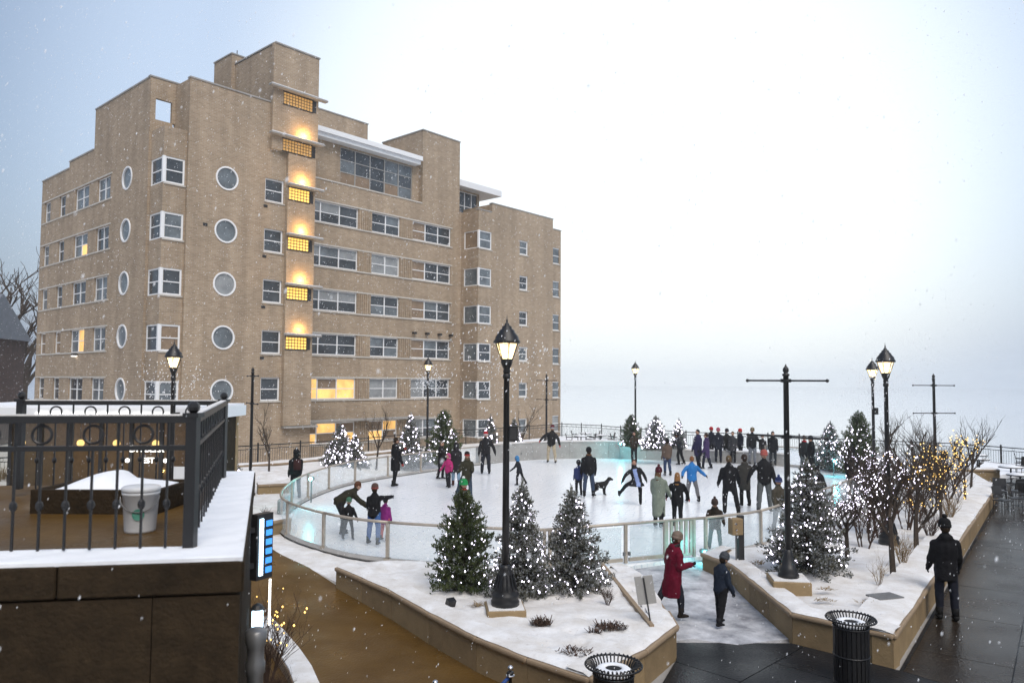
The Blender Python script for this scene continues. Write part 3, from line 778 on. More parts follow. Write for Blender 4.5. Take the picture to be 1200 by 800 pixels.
# return walls and roof planes (kept below parapets)
wb.span(-.34, 1.0, 1.9, 2.12, 18.8, 19.63); wb.span(-.34, -.02, 1.9, 2.12, 19.63, 20.9); wb.span(.95, 1.5, 1.9, 2.12, 19.63, 20.9); wb.span(-.34, 1.5, 1.9, 2.12, 20.9, 22.1)
wb.span(1.14, 1.4, .01, 2.1, 18.8, 21.98)
wb.add([(-.35,1.9,BASE),(-.2,1.9,BASE),(-.2,1.9,18.85),(-.35,1.9,18.85)], [(0,1,2,3)])
wb.add([(1.12,.2,BASE),(1.12,0,BASE),(1.12,0,22),(1.12,.2,22)], [(0,1,2,3)])
wb.span(-.3, 9.7, 2.2, 10, 18.2, 18.4); wb.span(-.3, 9.7, 10, 20.2, 18.0, 18.3)
for x0, x1, y0, y1, z0, z1 in ((-.33,-.05,2.13,10.25,18.4,22.04),(-.33,4.8,10.05,10.3,18.3,22.04),(-.33,-.05,10.32,14.75,18.3,19.38),(-.33,3,14.55,14.8,18.3,19.38),(-.33,9.5,20.05,20.28,BASE,18.93),(1.41,6.4,.02,.26,19,21.98)):
    wb.span(x0, x1, y0, y1, z0, z1)
# corner column with its wrap-round windows
hs1 = [(.15, 1.72, r-.25-WH, r-.25) for r in ROWS[:6]]; hs2 = [(.08, 1.24, r-.25-WH, r-.25) for r in ROWS[:6]]
wall_face(FC1, 0, 1.8, BASE, 18.85, hs1); wall_face(FC2, 0, 1.32, BASE, 18.85, hs2)
wb.span(-.18, 1.1, .22, 1.88, 18.5, 18.8)
for k, r in enumerate(ROWS):
    lo, hi = r-.25-WH, r-.25
    w_ = window(FC2, .08, 1.24, lo, hi, 1, 2, ['pane_dark','pane_mid','pane_dark','pane_tan','pane_mid','pane_dark'][k], .10, rec=-.03)
    window(FC1, .15, 1.72, lo, hi, 1, 2, 'pane_dark', .08, rec=-.03, sill=False)
    s = MB().box((-.2+.03, .2+.03, (lo+hi)/2), (.16, .16, WH)); s.build('corner_mullion', 'white_frame', w_)
# main facade
MW = [(11.0-9.75, 16.0-9.75, 3), (17.3-9.75, 20.1-9.75, 2), (21.45-9.75, 25.75-9.75, 3)]
holes = [(a, b, r-WH, r) for a, b, n in MW for r in ROWS]
wall_face(FM, 0, 27.0-9.75, BASE, 19.0, holes)
for k, r in enumerate(ROWS):
    for j, (a, b, n) in enumerate(MW):
        pn = None
        if (k, j) == (4, 0): pn = lambda c, q: 'pane_tan' if (c, q) == (1, 1) else 'pane_lit'
        elif k == 5 and j < 2: pn = lambda c, q: 'pane_lit' if (c + q) % 2 == 0 else 'pane_tan'
        elif j == 2: pn = lambda c, q, k=k: ('pane_tan' if k < 4 else 'pane_blind') if c == 0 else ('pane_dark' if c == 2 else random.choice(['pane_mid','pane_dark']))
        elif j == 1: pn = lambda c, q, k=k: 'pane_blind' if k in (1, 4) else random.choice(['pane_dark','pane_mid'])
        else: pn = lambda c, q: 'pane_dark' if q == 0 else random.choice(['pane_mid','pane_dark','pane_blind'])
        window(FM, a, b, r-WH, r, n, 2, 'mix', .08, panes=pn, sill=False)
    for zz, d in ((r-WH-.12, .07), (r+.005, .05)):
        s = MB(); fbox(s, FM, .2, 25.9-9.75, zz, zz+.10, -.01, d); s.build('string_course', 'lime_sill', bld)
    for a, b in ((16.05-9.75, 17.25-9.75), (20.15-9.75, 21.4-9.75)):     # fluted brick panels between windows
        q = MB(); n = 6
        for i in range(n): fbox(q, FM, a+(b-a)*i/n+.03, a+(b-a)*(i+.55)/n+.03, r-WH, r-.01, -.02, .05)
        q.build('fluted_panel', 'tan_brick', bld)
s = MB(); fbox(s, FM, -.2, 12.6, 1.36, 1.48, -.01, .85); s.build('ledge', 'concrete', bld)
s = MB(); fbox(s, FR, 6.5, 8.9, 1.25, 1.37, -.01, .5); s.build('ledge', 'concrete', bld)
s = MB(); fbox(s, FM, 0, 22.4-9.75, 18.93, 19.03, -.01, .05); s.build('string_course', 'lime_sill', bld)
# penthouse
FP = Face((9.75, 4.0), (1, 0))
wall_face(FP, 0, 22.45-9.75, 19.0, 22.05, [(14.6-9.75, 21.75-9.75, 19.12, 21.95)])
window(FP, 14.6-9.75, 21.75-9.75, 19.12, 21.95, 5, 3, 'pane_dark', .07, rec=-.06, sill=False,
       panes=lambda c, q: 'pane_tan' if q == 0 and c in (0, 1, 3) else random.choice(['pane_dark', 'pane_mid']), frame='sign_grey')
wb.span(9.76, 22.4, 3.52, 3.98, 18.9, 18.98)
MB().span(9.76, 22.05, 3.3, 8.5, 22.06, 22.36).span(9.76, 22.1, 3.1, 8.5, 22.363, 22.72).build('penthouse_roof', 'white_roof', bld)
wb.span(22.45, 26.75, 3.5, 8.8, 19.003, 25.1)
wb.span(13.4, 20.6, 8.52, 12.5, 18, 26.2); wb.span(19.4, 22.3, 8.9, 12, 18, 24.2)
MB().span(26.78, 33.4, 4.6, 9.2, 21.75, 22.3).build('penthouse_roof', 'white_roof', bld)
FQ = Face((26.78, 5.6), (1, 0))
wall_face(FQ, 0, 4.6, 18.9, 21.74, [(.1, 4.5, 19.0, 21.6)])
window(FQ, .1, 4.5, 19.0, 21.6, 5, 2, 'pane_dark', .07, rec=-.06, sill=False)
wb.span(31.1, 31.35, 5.62, 9, 18.9, 21.74)
# right wing
wall_face(FW, 0, 1.68, BASE, 18.95, [(.06, 1.62, r-.15-WH, r-.15) for r in ROWS])
wall_face(FW, 1.68, 10.2, BASE, 19.75, [(5.35, 6.55, r-.25-1.3, r-.25) for r in ROWS])
wall_face(FWs, 0, 2.1, BASE, 18.95, [(.35, 2.04, r-.15-WH, r-.15) for r in ROWS])
for k, r in enumerate(ROWS):
    lo, hi = r-.15-WH, r-.15
    w_ = window(FW, .06, 1.62, lo, hi, 1, 2, random.choice(['pane_mid','pane_dark','pane_blind']), .09, rec=-.04)
    window(FWs, .35, 2.04, lo, hi, 1, 1, 'pane_tan' if k == 0 else 'pane_mid', .08, rec=-.04, sill=False)
    window(FW, 5.35, 6.55, r-.25-1.3, r-.25, 1, 2, random.choice(['pane_mid','pane_dark']), .12)
    MB().box((27.03, 1.43, (lo+hi)/2), (.16, .16, WH)).build('corner_mullion', 'white_frame', w_)
wb.span(28.7, 37.2, 1.42, 1.7, 18.0, 19.73); wb.span(28.7, 28.95, 1.72, 5, 18, 19.73); wb.span(27.05, 37.1, 1.75, 13, 18.2, 18.6)
wall_face(FE, 0, 1.75, BASE, 18.95, [(.3, 1.66, r-.15-WH, r-.15) for r in ROWS])
wb.add([(37.2,1.4,BASE),(37.2,1.8,BASE),(37.2,1.8,19.75),(37.2,1.4,19.75)], [(0,1,2,3)])
for k, r in enumerate(ROWS): window(FE, .3, 1.66, r-.15-WH, r-.15, 1, 2, 'pane_blind' if k == 5 else 'pane_mid', .08, rec=-.04)
wb.span(38.7, 38.94, 1.82, 14, BASE, 18.93)
MB().tube([(28.4,3.6,19.2),(30.0,4.2,19.9)], .05, 5).tube([(28.6,3.2,19.0),(29.6,3.6,20.0)], .05, 5).tube([(29.8,2.6,19.3),(28.9,3.8,19.95)], .05, 5).build('roof_rail', 'grey_metal', bld)
# rear, so the block is closed
wb.span(-.05, 38.6, 13.5, 14.2, BASE, 18.2); wb.span(-.3, 9.7, 2.3, 20, BASE, 0); wb.span(9.8, 38.4, 3.9, 13.4, BASE, 0); wb.span(9.8, 38.4, 3.8, 13.4, 18.2, 18.85)
wall = wb.build('wall', 'tan_brick', bld)
# coping along the parapets
for (x0, x1, y0, y1, z) in ((1.10,6.34,-.05,.30,22.0),(6.40,9.78,-.34,4.85,25.84),(-.40,-.02,2.1,10.3,22.06),(-.40,1.5,1.86,2.14,22.11),(-.40,0,14.85,20.33,18.96),(-.40,0,10.35,14.8,19.41),(22.4,26.8,3.45,8.85,25.11),(28.66,37.24,1.36,1.75,19.76),(26.96,28.64,1.36,1.7,18.96),(37.22,39.0,1.76,2.1,18.96),(13.35,20.65,8.47,12.55,26.21),(6.15,9.05,4.79,7.35,26.51)):
    MB().span(x0, x1, y0, y1, z, z+.09).build('parapet_coping', 'concrete', bld)
# little vents on the brick
for a, z in ((4.9, 15.2), (4.9, 12.0), (4.9, 8.8), (4.9, 5.6), (1.0, 13.4)):
    t = MB(); fbox(t, FR, a, a+.26, z, z+.16, -.01, .04); t.build('vent', 'dark_metal', bld)
# small wall lamps
for a, z in ((6.6, 6.0),):
    t = MB(); fbox(t, FL, 20.3-12.4, 20.3-12.0, 5.85, 6.0, 0, .25); q = t.build('wall_lamp', 'dark_metal', bld)
    t = MB(); fbox(t, FL, 20.3-12.38, 20.3-12.02, 5.80, 5.847, .02, .26); t.build('lamp_lens', 'letter_glow', q)
for a in (21.5-9.75, 22.9-9.75, 24.3-9.75, 25.6-9.75):
    t = MB(); fbox(t, FM, a, a+.28, 8.1, 8.28, 0, .3); t.build('wall_lamp', 'dark_metal', bld)

# ------------------------------------------------------------------ dark house and street on the far left
hs = thing('brick_house', 'dark red brick house with a grey slate roof at the far left edge', 'house', (-50, 62, -1.7), RAD(8))
MB().span(-16, 4.6, 0, 10, 0, 9.6).build('wall', 'red_brick', hs)
m = MB().add([(-16.4,-.5,9.6),(5.0,-.5,9.6),(5.0,5,13.6),(-16.4,5,13.6),(-16.4,10.5,9.6),(5,10.5,9.6)], [(0,1,2,3),(3,2,5,4),(0,3,4),(1,5,2),(0,4,5,1)])
rf = m.build('roof', 'slate_roof', hs)
MB().span(-6, -4.8, 4, 5.2, 12.5, 15).build('chimney', 'red_brick', rf); MB().span(1.2, 2.2, 3.6, 4.6, 12.2, 14.4).build('chimney', 'red_brick', rf)
for x in (-3.6, -.6, 2.4):
    for z in (5.6, 1.6):
        f = MB().span(x, x+1.3, -.06, .02, z, z+2.0).build('window', 'dark_metal', hs); MB().span(x+.1, x+1.2, -.075, -.062, z+.1, z+1.9).build('pane', 'pane_mid', f)
# ================================================================== STREET LAMPS
def make_lamp(label, loc, h=4.95, rz=0.0, energy=30, box=False, name='street_lamp'):
    t = thing(name, label, 'street lamp', loc, rz, 'lit lantern street lamps')
    k = h / 4.95
    MB().lathe([(.245,0),(.245,.07),(.225,.10),(.24,.14),(.24,.19),(.19,.23),(.205,.27),(.16,.36),(.125,.52),(.095,.60),(.10,.63),(.07,.68)], 12).build('base', 'black_metal', t, True)
    fl = MB()
    for i in range(12):
        a = 2*math.pi*i/12; fl.tube([(.20*math.cos(a),.20*math.sin(a),.27),(.13*math.cos(a),.13*math.sin(a),.52)], .014, 4)
    fl.build('fluting', 'black_metal', t)
    MB().lathe([(.062,.66),(.058,2.2),(.050,3.9*k),(.066,3.92*k),(.066,3.98*k),(.05,4.0*k)], 10).build('post', 'black_metal', t, True)
    z0 = 3.98*k
    MB().lathe([(.05,z0),(.065,z0+.06),(.055,z0+.1),(.085,z0+.16),(.105,z0+.22),(.10,z0+.25)], 10).build('capital', 'black_metal', t, True)
    zl = z0 + .25; zt = zl + .30
    lan = MB()
    for i in range(6):
        a = math.pi/6 + 2*math.pi*i/6; c, s = math.cos(a), math.sin(a)
        lan.tube([(.10*c,.10*s,zl),(.20*c,.20*s,zt)], .012, 5)
    lan.lathe([(.105,zl-.005),(.11,zl+.02),(.09,zl+.025)], 12)
    lantern = lan.build('lantern', 'black_metal', t)
    for i in range(6):
        a0, a1 = math.pi/6 + 2*math.pi*i/6, math.pi/6 + 2*math.pi*(i+1)/6
        r0, r1 = .094, .192
        MB().add([(r0*math.cos(a0),r0*math.sin(a0),zl+.02),(r0*math.cos(a1),r0*math.sin(a1),zl+.02),(r1*math.cos(a1),r1*math.sin(a1),zt),(r1*math.cos(a0),r1*math.sin(a0),zt)], [(0,1,2,3)]).build('pane', 'lantern_pane', lantern)
    MB().lathe([(.02,zl+.03),(.035,zl+.06),(.04,zl+.15),(.03,zl+.22),(.012,zl+.25)], 8).build('bulb', 'lantern_glow', lantern, True)
    MB().lathe([(.20,zt-.01),(.235,zt),(.24,zt+.03),(.215,zt+.06),(.20,zt+.12),(.14,zt+.19),(.135,zt+.22),(.09,zt+.25),(.085,zt+.29),(.045,zt+.31),(.04,zt+.34),(.016,zt+.36),(.02,zt+.39),(.008,zt+.42),(.003,zt+.50)], 12).build('cap', 'black_metal', lantern, True)
    if box:
        b_ = MB().box((.11,0,2.95*k), (.16,.14,.26)).build('control_box', 'black_metal', t)
        MB().box((.11,-.073,2.95*k), (.11,.006,.2)).build('cover', 'dark_metal', b_)
    lamp_light('lamp_light', (0,0,zl+.15), energy, (1,.74,.38), t, .06)
    return t
mat('lantern_pane', (.9,.8,.6), .3, .5, emit=(1.0,.72,.36), estr=1.6, alpha=.55)
def plinth(label, loc, w_=.62, h=.22, rz=.1):
    t = thing('stone_plinth', label, 'plinth', loc, rz)
    o = MB().box((0,0,h/2-.12), (w_,w_,h+.24)).build('block', 'stone', t); bv = o.modifiers.new('b', 'BEVEL'); bv.width = .015
    MB().box((0,0,h+.012), (w_-.06,w_-.06,.02)).build('snow_cap', 'snow_dirty', t)
p = G(592, 708, .48)
plinth('square stone plinth with snow under the nearest street lamp', (p.x, p.y, .30), .66, .16)
make_lamp('tall black street lamp with a glowing lantern, nearest, before the lit fir trees', (p.x, p.y, .482), 4.9, .2, 42, True)
def lamp_at(px, Y, ztop, label, z0, energy=26, box=False):
    q = D(px, 447, Y); make_lamp(label, (q.x, Y, z0), ztop - z0 - .0, .3, energy, box)
lamp_at(1038, 19.2, 5.28, 'black street lamp with glowing lantern above the trees, taller of the two right lamps', .3)
lamp_at(1022.5, 29.5, 5.30, 'smaller far street lamp beside the taller right lamp, with a small box', .2, 26, True)
lamp_at(744.5, 44.6, 5.55, 'distant street lamp behind the dark fir tree at the far end of the ice', .5)
lamp_at(501.5, 38.2, 5.6, 'street lamp standing by the lit fir trees before the brick facade', .3)
lamp_at(203, 20.6, 5.37, 'street lamp on the left rising behind the black iron railing', .2, 26, True)

# ================================================================== BANNER POLES
def banner_pole(label, loc, h, rz, z_hi, z_lo, bl=2.15):
    t = thing('banner_pole', label, 'pole', loc, rz, 'black banner poles with cross bars')
    MB().lathe([(.20,0),(.20,.06),(.17,.10),(.185,.15),(.14,.2),(.10,.40),(.075,.5),(.055,.54)], 10).build('base', 'black_metal', t, True)
    MB().lathe([(.06,.5),(.052,h-.12),(.07,h-.11),(.07,h-.08),(.035,h-.06),(.06,h-.02),(.055,h+.03),(.02,h+.08),(.006,h+.12)], 10).build('post', 'black_metal', t, True)
    for z in (z_hi, z_lo):
        MB().tube([(-bl/2,0,z),(bl/2,0,z)], .02, 6).ball((-bl/2,0,z), .035, 8, 5).ball((bl/2,0,z), .035, 8, 5).box((0,0,z), (.16,.14,.07)).build('cross_bar', 'black_metal', t)
p = G(924, 676, .5)
plinth('square stone plinth at the corner of the right planter under a banner pole', (p.x, p.y, .30), .72, .19, -.15)
banner_pole('near black banner pole with two cross bars on the right planter', (p.x, p.y, .512), 4.05, RAD(-43), 3.84, 2.73, 1.62)
for px, Y, zb, top, hi, lo, rz, lab in ((296, 28.5, 0, 4.78, 4.45, 3.42, -58, 'banner pole on the left before the round window facade'), (640.5, 43.6, .8, 4.75, 4.38, 3.28, -52, 'distant banner pole at the right end of the brick building'),
                                (1094, 29.6, .1, 4.7, 4.25, 3.17, 6, 'black banner pole behind the bare trees near the yellow lights')):
    q = D(px, 447, Y); banner_pole(lab, (q.x, Y, zb), top-zb-.1, RAD(rz), hi-zb, lo-zb, 1.72)

# ================================================================== FENCES
def fence(label, pts, z, h=.98, step=2.2, name='metal_fence'):
    t = thing(name, label, 'fence', (pts[0][0], pts[0][1], z), 0, 'black metal railings of the plaza')
    O_ = Vector(pts[0]); P = [p - O_ for p in resample(pts, step)]
    pm = MB().box((0,0,h/2+.04), (.07,.07,h+.08)).ball((0,0,h+.10), .045, 6, 4).mesh('post'); pm.materials.append(MATS['black_metal'])
    for p in P: link('post', pm, t, (p.x, p.y, 0))
    bal = MB(); rings = MB()
    for a, b in zip(P[:-1], P[1:]):
        for zz, hh in ((h, .05), (h-.18, .03), (.1, .03)):
            MB().bar((a.x,a.y,zz), (b.x,b.y,zz), .045, hh).build('rail', 'black_metal', t)
        ln = (b-a).length; n = int(ln / .13)
        for k in range(1, n):
            p = a.lerp(b, k/n); bal.tube([(p.x,p.y,.1),(p.x,p.y,h-.18)], .009, 4, cap=False)
        d = (b-a).normalized()
        for k in range(1, 4):
            p = a.lerp(b, k/4)
            rings.tube([(p.x+d.x*.07*math.cos(q), p.y+d.y*.07*math.cos(q), h-.09+.07*math.sin(q)) for q in [2*math.pi*j/10 for j in range(11)]], .008, 4, cap=False)
    kind(bal.build('balusters', 'black_metal', t), 'stuff'); kind(rings.build('rings', 'black_metal', t), 'stuff')
fence('black iron fence running along the foot of the brick building', [(-22,31.8),(-14.7,37.3),(-9.6,42.4),(-4.7,50.8),(0,55.2)], -.02)
fence('short black fence beyond the far corner of the brick building', [(0,55.2),(4,60.2),(6.9,58.2)], 0)
fence('long lakeside railing behind the skaters at the far end', [(6.9,58.2),(11.8,51.3),(15,50.3),(20,47.4)], -.02)
fence('lakeside railing at the right beyond the bare trees', [(20,47.4),(25.8,44.2),(28.2,39.6),(33,36)], -.12)

# ================================================================== FOREGROUND TERRACE
c0, cL, cF = Vector((-1.77,5.09)), Vector((-7.2,4.20)), Vector((-3.34,9.94))
dl = (cL-c0).normalized(); df = (cF-c0).normalized()
W_ = .44
i0 = c0 + (dl*W_ + df*W_)*1.02; iL = cL + df*W_; iF = cF + dl*W_
ter = thing('terrace', 'raised terrace corner with shade-darkened stone wall, snow capped parapet and wet floor in the foreground', 'terrace', (c0.x, c0.y, -.2))
def T(p): return (p.x-c0.x, p.y-c0.y)
ztop = 3.10 + .2
for a, b, nb in ((0, 1, 3), (1, 2, 3)):
    pass
# parapet cap blocks
lenL = (cL-c0).length; lenF = (cF-c0).length
cuts = [0, 1.15, 2.75, 4.3, lenL]
for k in range(len(cuts)-1):
    s0, s1 = cuts[k], cuts[k+1]
    a, b = c0 + dl*(s0+.004), c0 + dl*(s1-.004)
    ia = i0 if k == 0 else a + df*W_; ib = b + df*W_
    o = MB().prism([T(a), T(b), T(ib), T(ia)], ztop-.21, ztop).build('cap_stone', 'stone_shaded', ter); bv = o.modifiers.new('b','BEVEL'); bv.width = .012
cuts = [0, 1.6, 3.2, lenF]
for k in range(len(cuts)-1):
    s0, s1 = cuts[k], cuts[k+1]
    a, b = c0 + df*(s0+.004), c0 + df*(s1-.004)
    ia = i0 if k == 0 else a + dl*W_; ib = b + dl*W_
    o = MB().prism([T(a), T(b), T(ib), T(ia)], ztop-.21, ztop).build('cap_stone', 'stone_shaded', ter); bv = o.modifiers.new('b','BEVEL'); bv.width = .012
# wall below the cap, set back a little behind the groove
ins = (dl + df) * .02
cuts = [0, .55, 2.4, 4.2, lenL]
for k in range(len(cuts)-1):
    a, b = c0 + ins + dl*(cuts[k]+.003), c0 + ins + dl*(cuts[k+1]-.003)
    MB().prism([T(a), T(b), T(b+df*.3), T(a+df*.3)], -.1, ztop-.225).build('stone_panel', 'stone_shaded', ter)
cuts = [.33, 1.9, 3.5, lenF]
for k in range(len(cuts)-1):
    a, b = c0 + ins + df*(cuts[k]+.003), c0 + ins + df*(cuts[k+1]-.003)
    MB().prism([T(a), T(b), T(b+dl*.3), T(a+dl*.3)], -.1, ztop-.225).build('stone_panel', 'stone_shaded', ter)
# snow on the cap with wind ripples
sp = [c0 + (dl+df)*.012, c0 + dl*lenL + df*.012, cL + df*(W_-.01), i0 - (dl+df)*.01, iF - dl*.01, cF + dl*.012]
def z_cap(x, y):
    q = Vector((x, y)); ed = min((q-Vector(T(c0))).dot(dl), 9)
    v = Vector((x, y)); s = v.dot(df) + .35*v.dot(dl)
    return ztop + .022 + .006*math.sin(s*17 + 2.0*nz(x, y, 1.2)) + .006*nz(x, y, 4)
o = sheet([T(p) for p in sp], z_cap, .07, ztop-.002); o.build('snow_cap', 'snow', ter, True)
fl = [T(i0), T(iL), T(iL+df*5.2), T(iF)]
MB().prism(fl, 3.0, 3.14).build('floor', 'wet_brown', ter)
MB().prism([T(iL+df*.3), T(iL+df*.3-dl*2.55), T(iL+df*4.5-dl*2.4), T(iL+df*5.0)], 3.142, 3.16).build('snow_patch', 'snow_dirty', ter)
# low planter on the terrace with a snow mound
q = D(64, 565, 8.1); q2 = D(205, 565, 8.1)
pl = thing('terrace_planter', 'dark low planter heaped with snow behind the iron railing', 'planter', ((q.x+q2.x)/2, 8.15, 2.94), 0)
wd = q2.x - q.x
for yy in (-.42, .42): MB().box((0,yy,.12), (wd,.06,.24)).build('side_board', 'stone_shaded', pl)
for xx in (-wd/2+.03, wd/2-.03): MB().box((xx,0,.12), (.06,.78,.235)).build('side_board', 'stone_shaded', pl)
m = MB(); nx, ny = 16, 10; rows = []
for i in range(nx+1):
    for j in range(ny+1):
        u, v = i/nx, j/ny; x = (u-.5)*(wd-.1); y = (v-.5)*.8
        rows.append((x, y, .20 + .10*math.sin(math.pi*u)**.5*math.sin(math.pi*v)**.5*(1.0 if u > .5 else 1.7*math.sin(math.pi*u)+.2) + .01*nz(x,y,5)))
m.add(rows, [(i*(ny+1)+j, (i+1)*(ny+1)+j, (i+1)*(ny+1)+j+1, i*(ny+1)+j+1) for i in range(nx) for j in range(ny)])
m.build('snow_mound', 'snow', pl, True)
# bucket
p = G(164, 621, 2.95)
bk = thing('bucket', 'white plastic bucket with a round green label on the terrace floor', 'bucket', (p.x, p.y, 2.94), .3)
MB().lathe([(.125,0),(.130,.02),(.15,.33),(.158,.335),(.158,.355),(.15,.36),(.15,.375),(.14,.38),(.13,.36)], 20).build('body', 'bucket_white', bk, True)
MB().lathe([(.150,.355),(.161,.36),(.163,.39),(.150,.405),(.06,.415),(.01,.418)], 20).build('lid', 'bucket_white', bk, True)
m = MB(); n = 16
m.add([(.144*math.sin(.02+ .36*math.cos(2*math.pi*k/n)), -.146*math.cos(.02+.36*math.cos(2*math.pi*k/n)), .17+.05*math.sin(2*math.pi*k/n)) for k in range(n)], [tuple(range(n))])
m.build('round_label', 'green_label', bk)
MB().tube([(.16*math.cos(a), -.05-.10*math.sin(a), .32-.13*math.sin(a)) for a in [math.pi*k/10 for k in range(11)]], .005, 5).build('handle', 'grey_metal', bk)
# iron railing on the parapet
def railing_run(t, A, B, zb, zt, n, rings=True, post_end=True):
    A, B = Vector(A), Vector(B); d = (B-A).normalized(); ln = (B-A).length
    MB().bar((A.x,A.y,zt), (B.x,B.y,zt), .075, .05).build('top_rail', 'black_metal', t)
    MB().bar((A.x,A.y,zt+.031), (B.x,B.y,zt+.031), .06, .010).build('snow_line', 'snow_dirty', t)
    MB().bar((A.x,A.y,zt-.20), (B.x,B.y,zt-.20), .035, .035).build('mid_rail', 'black_metal', t)
    bm = MB().box((0,0,(zb+zt-.2)/2), (.015,.015,zt-.2-zb)).lathe([(.010,-.035),(.022,-.02),(.026,0),(.022,.02),(.010,.035)], 8, (0,0,zb+(zt-zb)*.34)).mesh('baluster')
    bm.materials.append(MATS['black_metal'])
    rm = MB().tube([(d.x*.062*math.cos(q), d.y*.062*math.cos(q), .062*math.sin(q)) for q in [2*math.pi*j/18 for j in range(19)]], .010, 6, cap=False).mesh('ring'); rm.materials.append(MATS['black_metal'])
    for k in range(1, n):
        p = A.lerp(B, k/n); link('baluster', bm, t, (p.x, p.y, 0), math.atan2(d.y, d.x))
        if rings and k % 2 == 0: link('ring', rm, t, (p.x, p.y, zt-.105))
        elif rings: MB().box((p.x,p.y,zt-.105), (.015,.015,.17)).build('spindle', 'black_metal', t)
def rail_post(t, p, zb, zt):
    MB().box((p.x,p.y,(zb+zt)/2+.01), (.075,.075,zt-zb+.02)).box((p.x,p.y,zt+.03), (.11,.11,.03)).ball((p.x,p.y,zt+.085), .045, 8, 6).build('post', 'black_metal', t)
zr0, zr1 = ztop-.2+.025, 4.02
r0 = i0 - (dl+df)*.07; rL = r0 + dl*4.6; rF = r0 + df*4.0; rFL = rF + dl*2.25
rl = thing('iron_railing', 'black iron railing with ring ornaments standing on the snowy parapet', 'railing', (0,0,0))
railing_run(rl, r0, rL, zr0, zr1, 28); railing_run(rl, r0, rF, zr0, zr1, 16); railing_run(rl, rF, rFL, zr0-.12, zr1, 12)
for q in (r0, rF, rFL, r0+dl*2.3): rail_post(rl, q, zr0-.1, zr1)
# ------------------------------------------------------------------ things on the outer side of the terrace wall
p = D(297, 690, 6.3)
dc = thing('downpipe', 'grey round column beside the terrace wall below the blue sign', 'pipe', (p.x+.03, 6.3, -.2))
MB().lathe([(.09,0),(.09,.1),(.07,.12),(.065,2.1),(.078,2.12),(.08,2.2),(.068,2.23),(.068,2.32),(.085,2.36),(.088,2.45),(.06,2.47)], 14).build('shaft', 'grey_metal', dc, True)
sg = thing('lit_blade_sign', 'narrow glowing blue and white blade sign behind the terrace wall', 'sign', (D(307, 630, 8.8).x, 8.8, 2.0), RAD(62))
MB().box((0,0,.40), (.24,.10,.74)).build('housing', 'dark_metal', sg)
MB().box((-.06,-.056,.40), (.05,.012,.64)).build('lit_panel', 'blue_white_glow', sg)
for k in range(6): MB().box((.055,-.056,.13+.105*k), (.085,.012,.065)).build('lit_cell', 'blue_glow', sg)
MB().tube([(.12,-.02,-.52),(.12,-.02,.0)], .012, 6).build('glowing_pole', 'letter_glow', sg)  # slim white bracket pole, its brightness put in as emission
for z in (.2, .6): MB().bar((-.12,0,z), (-.42,.1,z), .04, .06).build('bracket', 'dark_metal', sg)
p = D(302, 709, 8.5)
ll = thing('path_light', 'small white lit lantern low beside the terrace wall', 'lamp', (p.x, 8.5, -.2))
MB().tube([(0,0,0),(0,0,1.75)], .03, 6).build('stake', 'dark_metal', ll); MB().lathe([(.05,1.76),(.06,1.78),(.06,1.95),(.05,1.97)], 10).build('glow_shade', 'blue_white_glow', ll); MB().lathe([(.08,1.975),(.05,2.02),(.01,2.04)], 10).build('cap', 'dark_metal', ll)

# ================================================================== CAFE PAVILION ON THE LEFT
xl, xr = D(-60, 480, 22).x, D(246, 480, 22).x
pv = thing('cafe_pavilion', 'low cafe pavilion with white roof edge and warm lit glass front behind the railing', 'building', (xr, 22, -.2))
wd = xl - xr
r_ = MB().span(wd, 0, -.5, 3.0, 3.35, 3.68).build('roof', 'white_roof', pv); MB().span(wd+.05, -.05, -.45, 2.95, 3.682, 3.74).build('snow', 'snow', r_)
MB().span(wd, -.2, 2.7, 2.9, 0, 3.345).build('back_wall', 'wood', pv); MB().span(wd, -.2, .05, 2.65, 0, .05).build('floor', 'wood', pv)
MB().span(-.42, -.2, 0, 2.65, .05, 3.345).build('side_wall', 'stone_shaded', pv)
n = 8
for k in range(n+1):
    x = -.5 + (wd+.6)*k/n
    MB().span(x-.05, x+.05, -.05, .05, .05, 3.345).build('mullion', 'dark_metal', pv)
    if k < n:
        x2 = -.5 + (wd+.6)*(k+1)/n
        MB().span(x2+.055, x-.055, -.01, .01, .4, 3.3).build('pane', 'shop_glass', pv)
        MB().span(x2+.055, x-.055, -.03, .03, .05, .38).build('panel', 'dark_metal', pv)
for x in (-2.1, -3.3, -4.4, -6.2):
    b_ = MB().ball((x, 1.2, 2.55), .11, 10, 6).build('pendant_lamp', 'warm_glow', pv, True); MB().tube([(x,1.2,2.66),(x,1.2,3.34)], .012, 5).build('cord', 'dark_metal', b_)
for x in (-2.7, -5.2): lamp_light('cafe_light', (x, 1.2, 2.2), 9, (1,.6,.2), pv, .15)
for i, (txt, z, s) in enumerate((('DK BEER', 2.42, .26), ('FEST', 2.10, .22))):
    c = bpy.data.curves.new('sign_text', 'FONT'); c.body = txt; c.size = s; c.align_x = 'CENTER'; c.extrude = .01; c.materials.append(MATS['letter_glow'])
    tmp = bpy.data.objects.new('sign_text', c); COL.objects.link(tmp); bpy.context.view_layer.update()
    me = bpy.data.meshes.new_from_object(tmp.evaluated_get(bpy.context.evaluated_depsgraph_get())); bpy.data.objects.remove(tmp)
    o = link('sign_text', me, pv); o.location = (-1.75, -.10, z); o.rotation_euler = (RAD(90), 0, 0)
for i in range(2): MB().ball((-1.75 + (-.55 if i else .55), -.10, 2.17), .06, 8, 5).build('sign_dot', 'letter_glow', pv)
m = MB()
for k in range(34):
    x = -.9 - k*.115 - (.06 if k % 5 == 0 else 0); m.box((x, -.53, 3.50), (.07 if k % 3 else .045, .03, .075))
kind(m.build('roof_edge_lights', 'letter_glow', pv), 'stuff')
